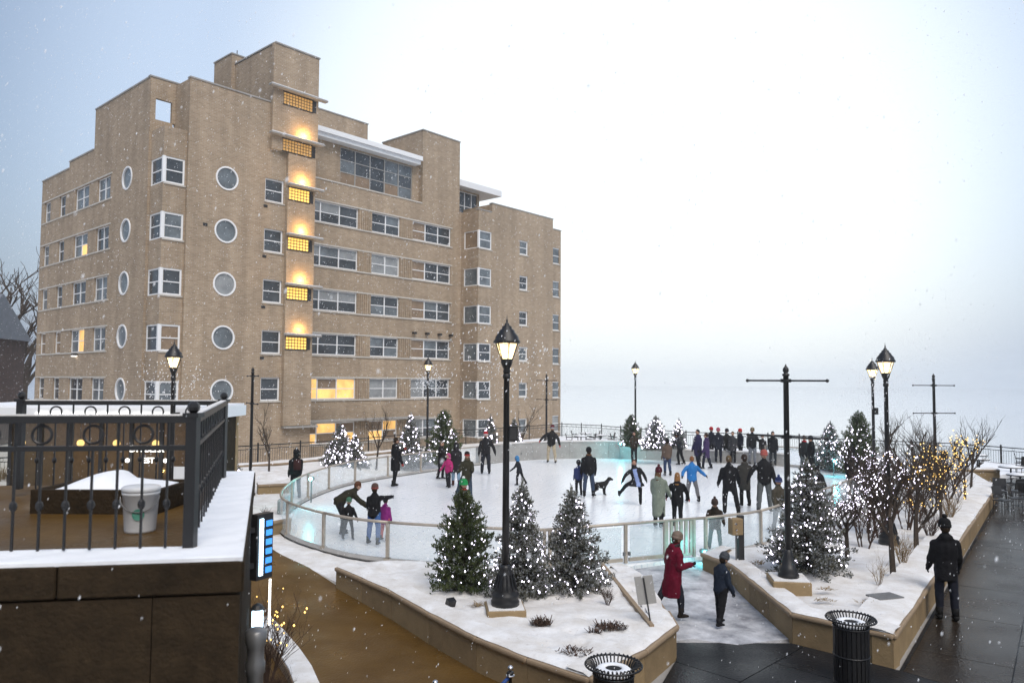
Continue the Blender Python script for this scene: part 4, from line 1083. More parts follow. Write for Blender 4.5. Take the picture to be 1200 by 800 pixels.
MB().span(-1.05, -.55, -.16, -.06, .1, 2.0).build('door', 'white_roof', pv)
# warm lit bed at the far left
wl = thing('garden_wall', 'tan garden wall in warm light at the left edge behind the railing', 'wall', (-13.4, 17.2, -.2))
for k in range(4): MB().span(-1.6*k-1.59, -1.6*k-.01, 0, .3, 0, 2.0).build('stone_panel', 'stone' if k % 2 else 'stone_b', wl)
MB().span(-6.4, .03, -.03, .33, 2.003, 2.1).build('coping', 'stone_cap', wl)
fl = thing('flood_lamp', 'small warm flood lamp in dry grass at the left edge', 'lamp', (-12.6, 16.2, .9)); MB().box((0,0,.05), (.2,.12,.12)).build('lamp_housing', 'dark_metal', fl); MB().box((0,.07,.06), (.16,.01,.08)).build('lens', 'warm_glow', fl)
MB().tube([(0,0,0),(0,0,-1.1)], .02, 6).build('stake', 'dark_metal', fl)
lamp_light('flood_light', (0,.3,.1), 22, (1,.55,.14), fl, .05)

# ================================================================== LITTER BINS
def bin_at(label, px, py, ztop_):
    p = G(px, py, ztop_-.2); h = ztop_
    t = thing('litter_bin', label, 'litter bin', (p.x, p.y, -.178), 0, 'black slatted litter bins')
    H = 1.0
    sm = MB()
    sm.box((0,0,.44), (.052,.012,.84)); me = sm.mesh('slat'); me.materials.append(MATS['black_metal'])
    top = MB().tube([(0,-.245,.86),(0,-.25,.93),(0,-.285,.99),(0,-.335,1.0),(0,-.352,.975)], .011, 5).mesh('rib'); top.materials.append(MATS['black_metal'])
    for k in range(24):
        a = 2*math.pi*k/24
        o = link('slat', me, t, (.245*math.sin(a), -.245*math.cos(a), 0), a)
    for k in range(36): link('rib', top, t, (0,0,0), 2*math.pi*k/36)
    for z, r in ((.06,.25), (.45,.252), (.86,.25), (.975,.352)):
        MB().tube([(r*math.cos(a), r*math.sin(a), z) for a in [2*math.pi*j/28 for j in range(29)]], .013, 6, cap=False).build('hoop', 'black_metal', t, True)
    MB().lathe([(.225,.05),(.228,.86),(.20,.86),(.2,.8)], 20).build('liner', 'dark_void', t, True)
    MB().lathe([(.235,.88),(.24,.90),(.20,.935),(.11,.945),(.105,.93),(.095,.90)], 24).build('lid', 'snow', t, True)
    MB().lathe([(.005,.91),(.105,.915),(.10,.93),(.005,.925)], 20).build('lid_opening', 'dark_void', t, True)
bin_at('black litter bin with a snowy lid before the near planter corner, left of the two', 719, 778, 1.0)
bin_at('black litter bin with an open top beside the right planter, right of the two', 997, 724, 1.0)

# ================================================================== SMALL STREET FURNITURE
p = G(763, 731, .36)
ss = thing('sign_board', 'back of a grey sign board on a thin post at the planter corner', 'sign', (p.x, p.y, .33), RAD(-8))
M_ = Matrix.Rotation(RAD(-9), 3, 'Y')
MB().box(M_ @ Vector((0,.02,.58)), (.30,.012,.46), 0, 0, M_).build('panel', 'sign_grey', ss).modifiers.new('b','BEVEL').width = .006
MB().tube([M_ @ Vector((0,0,-.05)), M_ @ Vector((0,0,.78))], .013, 6).build('post', 'dark_metal', ss)
a, b = G(706, 661, .36), G(764, 733, .40)
ed = MB().bar((a.x,a.y,.33), (b.x,b.y,.37), .075, .10).build('kerb_edging', 'stone_cap'); tag(ed, 'bare tan stone edging strip running from the gate to the sign board', 'kerb')
p = G(868, 659, .32)
cb = thing('ticket_post', 'tan metal box on a dark post at the gate end of the right planter', 'control box', (p.x, p.y, .26), RAD(12))
MB().box((0,0,.55), (.13,.10,1.1)).build('post', 'dark_metal', cb)
bx_ = MB().box((-.16,-.08,.88), (.26,.22,.36)).build('box', 'stone', cb); bx_.modifiers.new('b','BEVEL').width = .015
for z in (.82, .95): MB().lathe([(.02,0),(.02,.012)], 10, (-.2,-.19,z), 0, Matrix.Rotation(RAD(90),3,'X')).build('button', 'chrome', bx_)
MB().tube([(-.12,-.02,.7),(-.12,-.02,0)], .018, 6).build('conduit', 'grey_metal', cb)
p = G(528, 709, .36)
fd = thing('flood_lamp', 'small black flood lamp lying in the snow of the near bed', 'lamp', (p.x, p.y, .3), .6)
MB().box((0,0,.10), (.15,.11,.15), 0, 0, Matrix.Rotation(RAD(25),3,'X')).build('lamp_housing', 'black_metal', fd); MB().box((0,.02,.02), (.05,.05,.08)).build('foot', 'black_metal', fd)
# stanchions with a rope
def stanchion(label, px, py, rope):
    p = G(px, py, .80); t = thing('rope_stanchion', label, 'stanchion', (p.x, p.y, -.19), 0, 'rope stanchions on the brown walk')
    MB().lathe([(.16,0),(.16,.02),(.03,.05),(.022,.08),(.022,.88),(.045,.89),(.045,.91),(.02,.92)], 12).build('post', 'black_metal', t, True); MB().ball((0,0,.955), .035, 12, 8).build('ball_finial', 'chrome', t, True)
    MB().lathe([(.05,.86),(.055,.87),(.05,.88)], 12).build('collar', 'chrome', t)
    if rope:
        pts = [(-.02-.9*u, -.25*u, .84-.7*math.sin(math.pi*u*.5)*.75) for u in [k/12 for k in range(13)]]
        MB().tube(pts, .022, 8).build('rope', 'rope_blue', t, True)
stanchion('rope stanchion with a blue rope before the near planter wall', 598, 779, True)
stanchion('rope stanchion top without a rope at the bottom edge, left of the other', 510, 796, False)
# curved kerb with snow and the bed beside the terrace
arc = [G(px, py, -.02) for px, py in ((318,722),(335,740),(352,760),(366,780),(376,802),(384,830))]
kt = thing('curved_kerb', 'curved snow covered kerb at the bottom left beside the terrace', 'kerb', (arc[0].x, arc[0].y, -.2))
P = [Vector((q.x-arc[0].x, q.y-arc[0].y)) for q in arc]; P2 = off2(P, -.36)
for k in range(len(P)-1): MB().prism([tuple(P[k]),tuple(P[k+1]),tuple(P2[k+1]),tuple(P2[k])], -.05, .17).build('kerb_stone', 'stone_cap', kt)
S1, S2 = off2(P, -.015), off2(P, -.345); m = MB()
for k in range(len(P)-1): m.prism([tuple(S1[k]),tuple(S1[k+1]),tuple(S2[k+1]),tuple(S2[k])], .172, .20)
m.build('snow_cap', 'snow_dirty', kt)
# patio furniture
def chair(label, loc, rz, grp):
    t = thing('patio_chair', label, 'chair', loc, rz, grp)
    MB().box((0,0,.44), (.46,.46,.03)).build('seat', 'dark_metal', t); MB().box((0,.22,.70), (.44,.03,.42), 0, 0, Matrix.Rotation(RAD(-10),3,'X')).build('backrest', 'dark_metal', t)
    for x in (-.2,.2):
        for y in (-.2,.2): MB().tube([(x,y,.43),(x*1.1,y*1.1,0)], .014, 5).build('leg', 'dark_metal', t)
        MB().bar((x*1.1,-.2,.64), (x*1.1,.22,.66), .04, .03).build('armrest', 'dark_metal', t)
    return t
def table(label, loc, grp, r=.45):
    t = thing('patio_table', label, 'table', loc, .4, grp)
    MB().lathe([(.02,.70),(r,.70),(r,.73),(.02,.73)], 16).build('table_top', 'dark_metal', t); MB().lathe([(r-.03,.732),(r-.05,.77),(.02,.79)], 16).build('snow', 'snow', t, True)
    MB().lathe([(.22,0),(.22,.03),(.04,.06),(.035,.7)], 10).build('pedestal', 'dark_metal', t)
for i, (x, y) in enumerate(((4.6,50.2),(6.0,51.2),(7.6,50.4),(5.2,53))):
    table('snowy patio table beyond the far end of the ice', (x, y, 0.0), 'patio tables beyond the ice')
    for k in range(2): chair('dark patio chair beyond the far end of the ice', (x+(.75 if k else -.75), y+.2, 0), RAD(90 if k else -90)*-1, 'patio chairs beyond the ice')
for i, (px, py, rz) in enumerate(((1176,601,20),(1192,598,70),(1189,588,200),(1205,594,120),(1172,589,-30))):
    p = G(px, py, -.178); chair('dark patio chair on the wet promenade at right', (p.x, p.y, -.176), RAD(rz), 'patio chairs on the promenade')
for px, py in ((1196,577),(1185,566)):
    p = G(px, py, -.178); table('snowy patio table on the wet promenade at right', (p.x, p.y, -.176), 'patio tables on the promenade', .5)
for i, (x, y) in enumerate(((23.6,38.5),(25.2,37.6),(22.4,36.4),(24.4,36.2),(26.6,38.0),(21.8,38.6))):
    (table if i % 2 == 0 else (lambda l, p, g: chair(l, p, i, g)))('snowy patio table behind the yellow lit tree' if i % 2 == 0 else 'dark patio chair behind the yellow lit tree', (x, y, 0.0), 'patio tables by the lake' if i % 2 == 0 else 'patio chairs by the lake')
# ================================================================== FIR TREES WITH LIGHT STRINGS
def crown_radius(u, shape):
    """u: 0 bottom .. 1 top"""
    if shape == 'dense': return (1 - u) ** .74 * (.86 + .14 * smooth(0, .15, u))
    return (1 - u) ** .82 * (.82 + .18 * smooth(0, .1, u)) + .012
def fir_mesh(shape, seed, nb=330, spray=13):
    """crown of height 1 and base radius .5 (scaled per tree)"""
    rnd = random.Random(seed); mb = MB()
    br = MB()
    for i in range(nb):
        u = rnd.random() ** 1.25 * .97
        if shape != 'dense': u = round(u * 15) / 15 + rnd.uniform(-.02, .02)
        u = min(.985, max(0, u))
        R = .5 * crown_radius(u, shape) * rnd.uniform(.72, 1.10) * (1 + .18 * math.sin(seed + 3 * i))
        az = rnd.random() * 2 * math.pi
        z0 = .035 + .955 * u
        rise = (.06 + .22 * u if shape != 'dense' else .30 * smooth(0, .3, u)) * R + (.02 if shape != 'dense' else .05)
        a = Vector((0, 0, z0 - .02)); d = Vector((math.cos(az), math.sin(az), 0))
        tip = a + d * R + Vector((0, 0, rise * (1 if shape == 'dense' else rnd.uniform(-.25, 1))))
        br.tube([a, tip], [.006, .0015], 3, cap=False)
        n = max(6, int(spray * (R / .5) * 4.2 + 6))
        for k in range(n):
            f = 1 - (rnd.random() ** 1.5) * .85
            c = a.lerp(tip, f) + Vector((rnd.gauss(0, .014), rnd.gauss(0, .014), rnd.gauss(0, .012)))
            side = Vector((-d.y, d.x, 0)) * rnd.uniform(-1, 1)
            dr = (d * rnd.uniform(.3, 1) + side * .9 + Vector((0, 0, rnd.uniform(-.25, .75) if shape != 'dense' else rnd.uniform(.0, 1.2)))).normalized()
            ln = rnd.uniform(.024, .044); wv = dr.cross(Vector((rnd.uniform(-1, 1), rnd.uniform(-1, 1), rnd.uniform(-1, 1)))).normalized() * ln * rnd.uniform(.14, .26)
            w2 = dr.cross(wv).normalized() * wv.length
            t_ = c + dr * ln; m_ = c + dr * ln * .45
            mb.add([c, m_ + wv, t_, m_ - wv], [(0, 1, 2, 3)]); mb.add([c, m_ + w2, t_, m_ - w2], [(0, 1, 2, 3)])
    if shape != 'dense':      # leader shoots
        for k in range(26):
            z = rnd.uniform(.86, 1.0); az = rnd.random()*6.283; c = Vector((0, 0, z)); dr = Vector((math.cos(az)*.5, math.sin(az)*.5, 1)).normalized(); ln = .05
            wv = dr.orthogonal().normalized()*.008; mb.add([c, c+dr*ln*.5+wv, c+dr*ln, c+dr*ln*.5-wv], [(0,1,2,3)])
    return mb, br
FIR = {}
for shape, seeds in (('dense', (1, 2)), ('spruce', (3, 4, 5))):
    for sd in seeds:
        a, b = fir_mesh(shape, sd, 420 if shape == 'dense' else 380)
        me = a.mesh('crown'); me.materials.append(MATS['needle_green' if shape == 'dense' else 'needle_spruce'])
        mt = b.tube([(0,0,-.02),(0,0,.5),(0,0,.97)], [.026,.016,.003], 6).mesh('trunk'); mt.materials.append(MATS['bark'])
        FIR.setdefault(shape, []).append((me, mt))
def fir(label, loc, H, Wd, shape='spruce', var=0, nl=120, br=.02, bulb='bulb_white', cover=(0.04, .98)):
    t = thing('fir_tree', label, 'fir tree', loc, random.random()*6, 'fir trees wrapped in light strings')
    me, mt = FIR[shape][var % len(FIR[shape])]
    t.rotation_euler.x = RAD(random.uniform(-3, 3)); t.rotation_euler.y = RAD(random.uniform(-3, 3)); Wd *= random.uniform(.95, 1.05)
    link('trunk', mt, t).scale = (Wd, Wd, H); link('crown', me, t).scale = (Wd, Wd, H)
    if nl:
        m = MB(); rnd = random.Random(hash((round(loc[0], 2), round(loc[1], 2))) & 0xffff)
        for k in range(nl):
            u = cover[0] + (cover[1]-cover[0]) * (1 - (1 - rnd.random()) ** .62); R = .5 * Wd * crown_radius(u, shape) * rnd.uniform(.78, 1.04)
            a = rnd.random() * 6.283; z = H * (.04 + .95*u) + rnd.uniform(-.02, .05)
            r = br * rnd.uniform(.45, 1.45); c = Vector((R*math.cos(a), R*math.sin(a), z))
            m.add([c+Vector(q)*r for q in ((1,0,0),(-1,0,0),(0,1,0),(0,-1,0),(0,0,1.3),(0,0,-1.3))], [(0,2,4),(2,1,4),(1,3,4),(3,0,4),(2,0,5),(1,2,5),(3,1,5),(0,3,5)])
        kind(m.build('light_string', bulb, t), 'stuff')
    return t
def fir_at(label, px, py, top, wpx, z, **k):
    p = G(px, py, z); s = p.y / FPX
    return fir(label, (p.x, p.y, z - .05), (py - top) * s * 1.02, wpx * s, **k)
fir_at('dense dark green fir tree with white lights, leftmost of the three near the lamp', 544, 690, 576, 84, .34, shape='dense', var=0, nl=95, br=.015)
fir_at('spruce with white and violet lights right behind the nearest street lamp', 609, 697, 566, 84, .34, shape='spruce', var=0, nl=180, br=.015)
fir_at('spiky spruce with white lights beside the gate, rightmost of the near three', 672, 691, 572, 84, .34, shape='spruce', var=1, nl=120, br=.015)
far = dict(br=.032)
fir_at('small fir tree with white lights just past the end of the terrace parapet', 269, 566, 514, 34, .0, var=2, nl=60, br=.028)
fir_at('sliver of a lit fir tree at the edge of the iron railing', 252, 566, 524, 24, .0, var=1, nl=40, br=.028)
fir_at('lit fir tree with a bright top left of the long coated skater', 397, 548, 497, 46, .2, var=0, nl=120, **far)
fir_at('lower lit fir tree beside the one left of the long coated skater', 417, 549, 508, 32, .2, var=1, nl=75, **far)
fir_at('slim lit fir tree just behind the skater in the long black coat', 478, 546, 485, 40, .2, var=2, nl=120, **far)
fir_at('tallest lit fir tree by the brick facade, right of the far street lamp', 519, 545, 482, 46, .2, shape='dense', var=1, nl=170, **far)
fir_at('narrow lit fir tree behind the skater with spread arms', 575, 535, 487, 26, .2, var=0, nl=70, br=.034)
fir_at('narrow lit fir tree hidden partly by the nearest lamp post', 603, 534, 489, 26, .2, var=1, nl=70, br=.034)
fir_at('dark dense fir tree behind the man at the back wall', 739, 523, 486, 27, .8, shape='dense', var=0, nl=22, br=.045)
fir_at('broad fir tree with violet white lights right of the far dark fir', 768, 526, 487, 38, .8, var=2, nl=130, br=.034)
fir_at('small violet lit fir tree at the back wall, right of the broad one', 794, 525, 490, 22, .8, var=0, nl=60, br=.034)
fir_at('lit fir tree behind the far right glass, left of the taller one', 971, 548, 494, 42, .2, var=1, nl=110, br=.029)
fir_at('tall rounded lit fir tree behind the blue lamp on the right', 1004, 556, 484, 52, .2, shape='dense', var=1, nl=170, br=.028)
fir_at('large near fir tree with white lights behind the banner pole', 946, 668, 540, 96, .34, var=2, nl=230, br=.0155)

# ================================================================== BARE TREES AND SHRUBS
def bare_tree_mesh(seed, H=1.0, levels=4, spread=.55, stems=1, r0=.018, lift=.35, trunk=.32):
    rnd = random.Random(seed); m = MB(); tips = []
    def grow(p, d, ln, r, lv):
        n = 3; pts = [p]; q = p; dd = d
        for i in range(n):
            dd = (dd + Vector((rnd.gauss(0, .13 if lv < levels else .03), rnd.gauss(0, .13 if lv < levels else .03), .05 + rnd.gauss(0, .05)))).normalized(); q = q + dd * ln / n; pts.append(q)
        m.tube(pts, [r*(1-.35*i/n) for i in range(n+1)], 5 if lv > 2 else 3, cap=False)
        if lv <= 1: tips.append(q)
        if lv == 0: return
        nb = 3 if lv > 2 else 2
        for k in range(nb + (1 if lv == levels else 0)):
            f = rnd.uniform(.35, 1.0); bp = pts[min(n, int(f*n + .5))]
            az = rnd.random()*6.283; s = Vector((math.cos(az), math.sin(az), lift + rnd.uniform(-.15, .35)))
            grow(bp, (dd * .75 + s * spread).normalized(), ln * rnd.uniform(.58, .82), r*.58, lv - 1)
    for k in range(stems):
        az = rnd.random()*6.283; off = .0 if stems == 1 else .05
        d = Vector((math.cos(az)*.35, math.sin(az)*.35, 1)).normalized() if stems > 1 else Vector((0, 0, 1))
        grow(Vector((math.cos(az)*off, math.sin(az)*off, 0)), d, H * trunk * (1 if stems == 1 else rnd.uniform(.7, 1.2)), r0, levels)
    return m, tips
def bare_tree(label, loc, H, seed, levels=4, stems=1, lights=None, nl=0, br=.02, spread=.55, r0=.018, name='bare_tree', cat='tree', grp='bare winter trees', mt='bark', trunk=.32, trunk_lights=0):
    t = thing(name, label, cat, loc, 0, grp)
    m, tips = bare_tree_mesh(seed, 1.0, levels, spread, stems, r0, .35, trunk)
    zm = max(v[2] for v in m.v); k = H / zm
    # trunk and crown are separate parts
    cut = trunk * .92 if stems == 1 else 0
    mt_, mc = MB(), MB()
    for f in m.f:
        tgt = mt_ if max(m.v[i][2] for i in f) < cut + 1e-6 else mc
        tgt.add([Vector(m.v[i]) * k for i in f], [tuple(range(len(f)))])
    if mt_.f: mt_.build('trunk', mt, t, True)
    mc.build('crown' if stems == 1 else 'branches', mt, t, True)
    if nl:
        rnd = random.Random(seed+9); b = MB()
        for i in range(nl):
            v = m.v[rnd.randrange(int(len(m.v)*.15), len(m.v))]
            if trunk_lights and i < trunk_lights: v = (rnd.uniform(-.02,.02), rnd.uniform(-.02,.02), rnd.uniform(.03, cut))
            c = Vector(v)*k + Vector((rnd.gauss(0,.02), rnd.gauss(0,.02), rnd.gauss(0,.02))); r = br*rnd.uniform(.7, 1.25)
            b.add([c+Vector(q)*r for q in ((1,0,0),(-1,0,0),(0,1,0),(0,-1,0),(0,0,1.3),(0,0,-1.3))], [(0,2,4),(2,1,4),(1,3,4),(3,0,4),(2,0,5),(1,2,5),(3,1,5),(0,3,5)])
        kind(b.build('light_string', lights, t), 'stuff')
    return t
def bt_at(label, px, py, top, z, **k):
    p = G(px, py, z); s = p.y / FPX; return bare_tree(label, (p.x, p.y, z-.05), (py-top)*s, **k)
LT = 'small trees with light strings in the right planter'
bt_at('round twiggy tree thick with white lights right of the banner pole', 993, 652, 556, .34, seed=51, levels=7, nl=150, lights='bulb_white', br=.013, r0=.012, spread=.85, grp=LT, trunk=.14)
bt_at('twiggy tree with white lights below the tall right lamp, deep in the planter', 1018, 622, 512, .34, seed=52, levels=7, nl=160, lights='bulb_white', br=.014, r0=.012, spread=.78, grp=LT, trunk=.18)
bt_at('small twiggy tree with white lights on a straight trunk, nearest in the right planter', 1047, 672, 512, .34, seed=11, levels=7, nl=140, lights='bulb_white', br=.013, r0=.012, spread=.74, grp=LT, trunk=.22)
bt_at('twiggy tree with a few yellow lights behind the nearest lit twiggy tree', 1074, 640, 512, .34, seed=12, levels=7, nl=80, lights='bulb_warm', br=.013, r0=.012, spread=.7, grp=LT, trunk=.2)
bt_at('small tree with mixed yellow lights left of the brightest yellow tree', 1103, 610, 514, .34, seed=13, levels=7, nl=80, lights='bulb_warm', br=.013, r0=.012, spread=.7, grp=LT, trunk=.2)
bt_at('small tree thickly wrapped in bright yellow lights at the far right', 1131, 586, 504, .34, seed=14, levels=6, nl=150, lights='bulb_warm', br=.018, r0=.018, spread=.45, grp=LT, trunk_lights=36)
bt_at('tall bare vase shaped tree behind the tall right lamp', 1075, 590, 478, .3, seed=21, levels=5, r0=.016, spread=.5, stems=3)
bt_at('bare spreading tree around the right banner pole', 1107, 584, 480, .3, seed=22, levels=5, r0=.014, spread=.5, stems=3)
bt_at('bare young tree at the right tip of the planter trees', 1138, 572, 484, .3, seed=23, levels=4, r0=.012, spread=.42)
bt_at('bare young tree before the round window facade', 315, 558, 466, .1, seed=24, levels=4, r0=.014, spread=.42)
bt_at('bare young tree left of the slim lit fir by the facade', 441, 549, 468, .2, seed=25, levels=4, r0=.012, spread=.4)
bt_at('bare young tree by the facade near the far corner windows', 612, 530, 470, .3, seed=26, levels=4, r0=.012, spread=.4)
for px, Y, top, sd, lab in ((28, 92, 300, 31, 'bare tree rising behind the slate roof at the far left'), (4, 80, 268, 32, 'large bare tree cut off by the left edge of the view'), (70, 110, 330, 33, 'distant bare tree close to the brick facade corner at left')):
    q = D(px, 447, Y); bare_tree(lab, (q.x, Y, -1.7), EYE + (445-top)*Y/FPX + 1.7, sd, 5, r0=.02, spread=.6, grp='bare trees beyond the house')
TH = 'leafless thickets in the right planter'
for i, (px, py, top, lab) in enumerate(((1012,642,548,'dense leafless thicket between the round lit tree and the nearest twiggy tree'),(1034,628,528,'dense brown thicket behind the nearest lit twiggy tree trunk'),(1062,618,522,'tall leafless thicket left of the yellow sprinkled tree'),(1088,604,520,'leafless thicket between the two yellow lit trees'),(1030,596,520,'dark thicket below the tall right lamp'),(1116,592,524,'leafless thicket in front of the yellow wrapped tree'),(975,632,566,'leafless thicket between the large near fir and the glass wall'))):
    p = G(px, py, .3); bare_tree(lab, (p.x, p.y, .22), (py-top)*p.y/FPX, 70+i, 5, 5, 'bulb_white' if i in (0,1,4,6) else 'bulb_warm', 45 if i < 5 else 25, .0145, .62, .010, 'thicket', 'shrub', TH, 'twig', .34)
SH = 'leafless shrubs in the snow'
def shrub(label, px, py, top, z, seed, mt='twig', stems=14, nl=0, lights='bulb_warm', br=.012, levels=2):
    p = G(px, py, z); s = p.y / FPX
    return bare_tree(label, (p.x, p.y, z-.03), (py-top)*s, seed, levels, stems, lights, nl, br, .6, .009, 'shrub', 'shrub', SH, mt, .5)
shrub('reddish leafless shrub beside the near spruce and the stone edging', 712, 708, 672, .34, 41, stems=24)
shrub('thin tan leafless shrub in front of the nearest lit twiggy tree', 1030, 684, 640, .32, 42, mt='dry_grass', stems=9)
shrub('brown shrub right of the trunk of the nearest lit twiggy tree', 1058, 662, 620, .32, 43, stems=26, mt='dry_grass')
shrub('brown leafless shrub behind the man in black, left of the path', 1090, 630, 585, .32, 44, stems=24)
shrub('dry tan shrub by the trunk of the yellow lit tree', 1113, 608, 570, .32, 45, mt='dry_grass', stems=26)
shrub('dry brown shrub between two lit trees deep in the right planter', 1075, 612, 572, .32, 46, stems=24)
shrub('dark shrub with yellow lights at the foot of the terrace wall', 312, 800, 668, .0, 47, stems=16, nl=46, br=.013, levels=3)
shrub('dark low shrub at the bottom left beside the curved kerb', 322, 822, 768, .0, 48, stems=40, levels=3)
shrub('small dry bush in the snow left of the stone bench', 311, 606, 590, .0, 49, stems=14)
shrub('low bush against the kerb wall below the building fence', 352, 556, 545, .1, 50, stems=22)
def tuft(label, px, py, z, r, seed, mt='dry_grass', n=60, flat=.4):
    p = G(px, py, z); rnd = random.Random(seed); m = MB()
    for i in range(n):
        a = rnd.random()*6.283; d = r*rnd.random()**.6; c = Vector((d*math.cos(a), d*math.sin(a)*.7, 0)); b = rnd.random()*6.283; ln = rnd.uniform(.04, .095)
        t_ = c + Vector((math.cos(b)*ln, math.sin(b)*ln, ln*flat*rnd.uniform(.3, 1.6))); w2 = Vector((-math.sin(b), math.cos(b), 0))*ln*.12
        m.add([c-w2, c+w2, t_+w2*.7, t_-w2*.7], [(0,1,2,3)])
    tag(m.build('dead_plant', mt, None, False, (p.x, p.y, z)), label, 'plant', 'dead plants poking through the snow')
tuft('dark round dead plant in the snow right of the near lamp plinth', 634, 731, .37, .17, 1, 'twig', 230, .9)
tuft('spreading dark dead plant in the snow left of the sign board', 716, 735, .37, .26, 2, 'twig', 240, .7)
tuft('sparse dead plant near the front coping above the left bin', 672, 764, .37, .26, 3, 'twig', 110, .5)
tuft('small dead sprig beside the spreading dead plant near the sign', 697, 741, .37, .1, 4, 'twig', 40, .7)
tuft('brown patch of dead leaves left of the near lamp plinth', 562, 709, .37, .17, 5, 'dry_grass', 80, .3)
tuft('brown tuft of grass by the ticket post', 884, 660, .33, .22, 6, 'dry_grass', 90, .5)
tuft('brown tuft of grass beside the right lamp plinth', 890, 674, .33, .22, 7, 'dry_grass', 90, .5)
tuft('brown grass at the rink kerb left of the large near fir', 902, 648, .3, .25, 8, 'dry_grass', 90, .5)
tuft('brown leaves in the snow behind the right bin', 966, 703, .36, .2, 9, 'dry_grass', 60, .3)
tuft('brown leaves right of the right banner plinth', 968, 690, .36, .16, 10, 'dry_grass', 50, .3)
tuft('brown sprig near the edge of the long stone wall', 1018, 706, .36, .22, 11, 'dry_grass', 50, .3)
tuft('reddish leaves in the snow under the curved glass rink wall', 456, 666, .2, .2, 12, 'dry_grass', 40, .25)
tuft('small brown leaf patch left of the leftmost near fir', 494, 678, .3, .15, 13, 'dry_grass', 30, .25)
tuft('dry grass lit orange at the left edge behind the railing', 20, 560, .9, 1.3, 14, 'dry_grass', 700, 3.0)
m = MB().box((0,0,.03), (.55,.35,.03), .3); p = G(1037, 699, .38)
tag(m.build('drain_cover', 'grey_metal', None, False, (p.x, p.y, .36)), 'flat grey metal cover lying in the snow behind the right bin', 'cover')
# ================================================================== PEOPLE
PM = {}
def pmat(col, rough=.8, kindn='cloth'):
    key = (kindn, tuple(round(c, 4) for c in col))
    if key not in PM:
        PM[key] = mat('%s_%d' % (kindn, len(PM)), col, rough, .12, 0, .35, 7.0, .5, 38)
    return PM[key]
SKIN = (.46, .27, .19)
PEOPLE = []          # (temporary object, spec) to be grown in one go
def seg_dir(f, o, sx):
    f, o = RAD(f), RAD(o); return Vector((sx*math.sin(o), math.sin(f)*math.cos(o), -math.cos(f)*math.cos(o)))
def ring_tube(mb, rings, n=12):
    """rings: (centre, right, fwd, rx, ry)"""
    vs = []
    for c, r, f, rx, ry in rings:
        for k in range(n):
            a = 2*math.pi*k/n; vs.append(c + r*(rx*math.cos(a)) + f*(ry*math.sin(a)))
    m = len(rings)
    fs = [(i*n+k, i*n+(k+1)%n, (i+1)*n+(k+1)%n, (i+1)*n+k) for i in range(m-1) for k in range(n)]
    fs += [tuple(range(n-1, -1, -1)), tuple((m-1)*n+k for k in range(n))]
    mb.add(vs, fs)
def limb(mb, a, b, ra, rb):
    d = b - a
    mb.tube([a - d.normalized()*ra*.5, a - d.normalized()*ra*.2, a + d.normalized()*ra*.5, a.lerp(b,.5), b, b + d.normalized()*rb*.6], [ra*.45, ra*.8, ra, (ra+rb)/2, rb, rb*.7], 10)
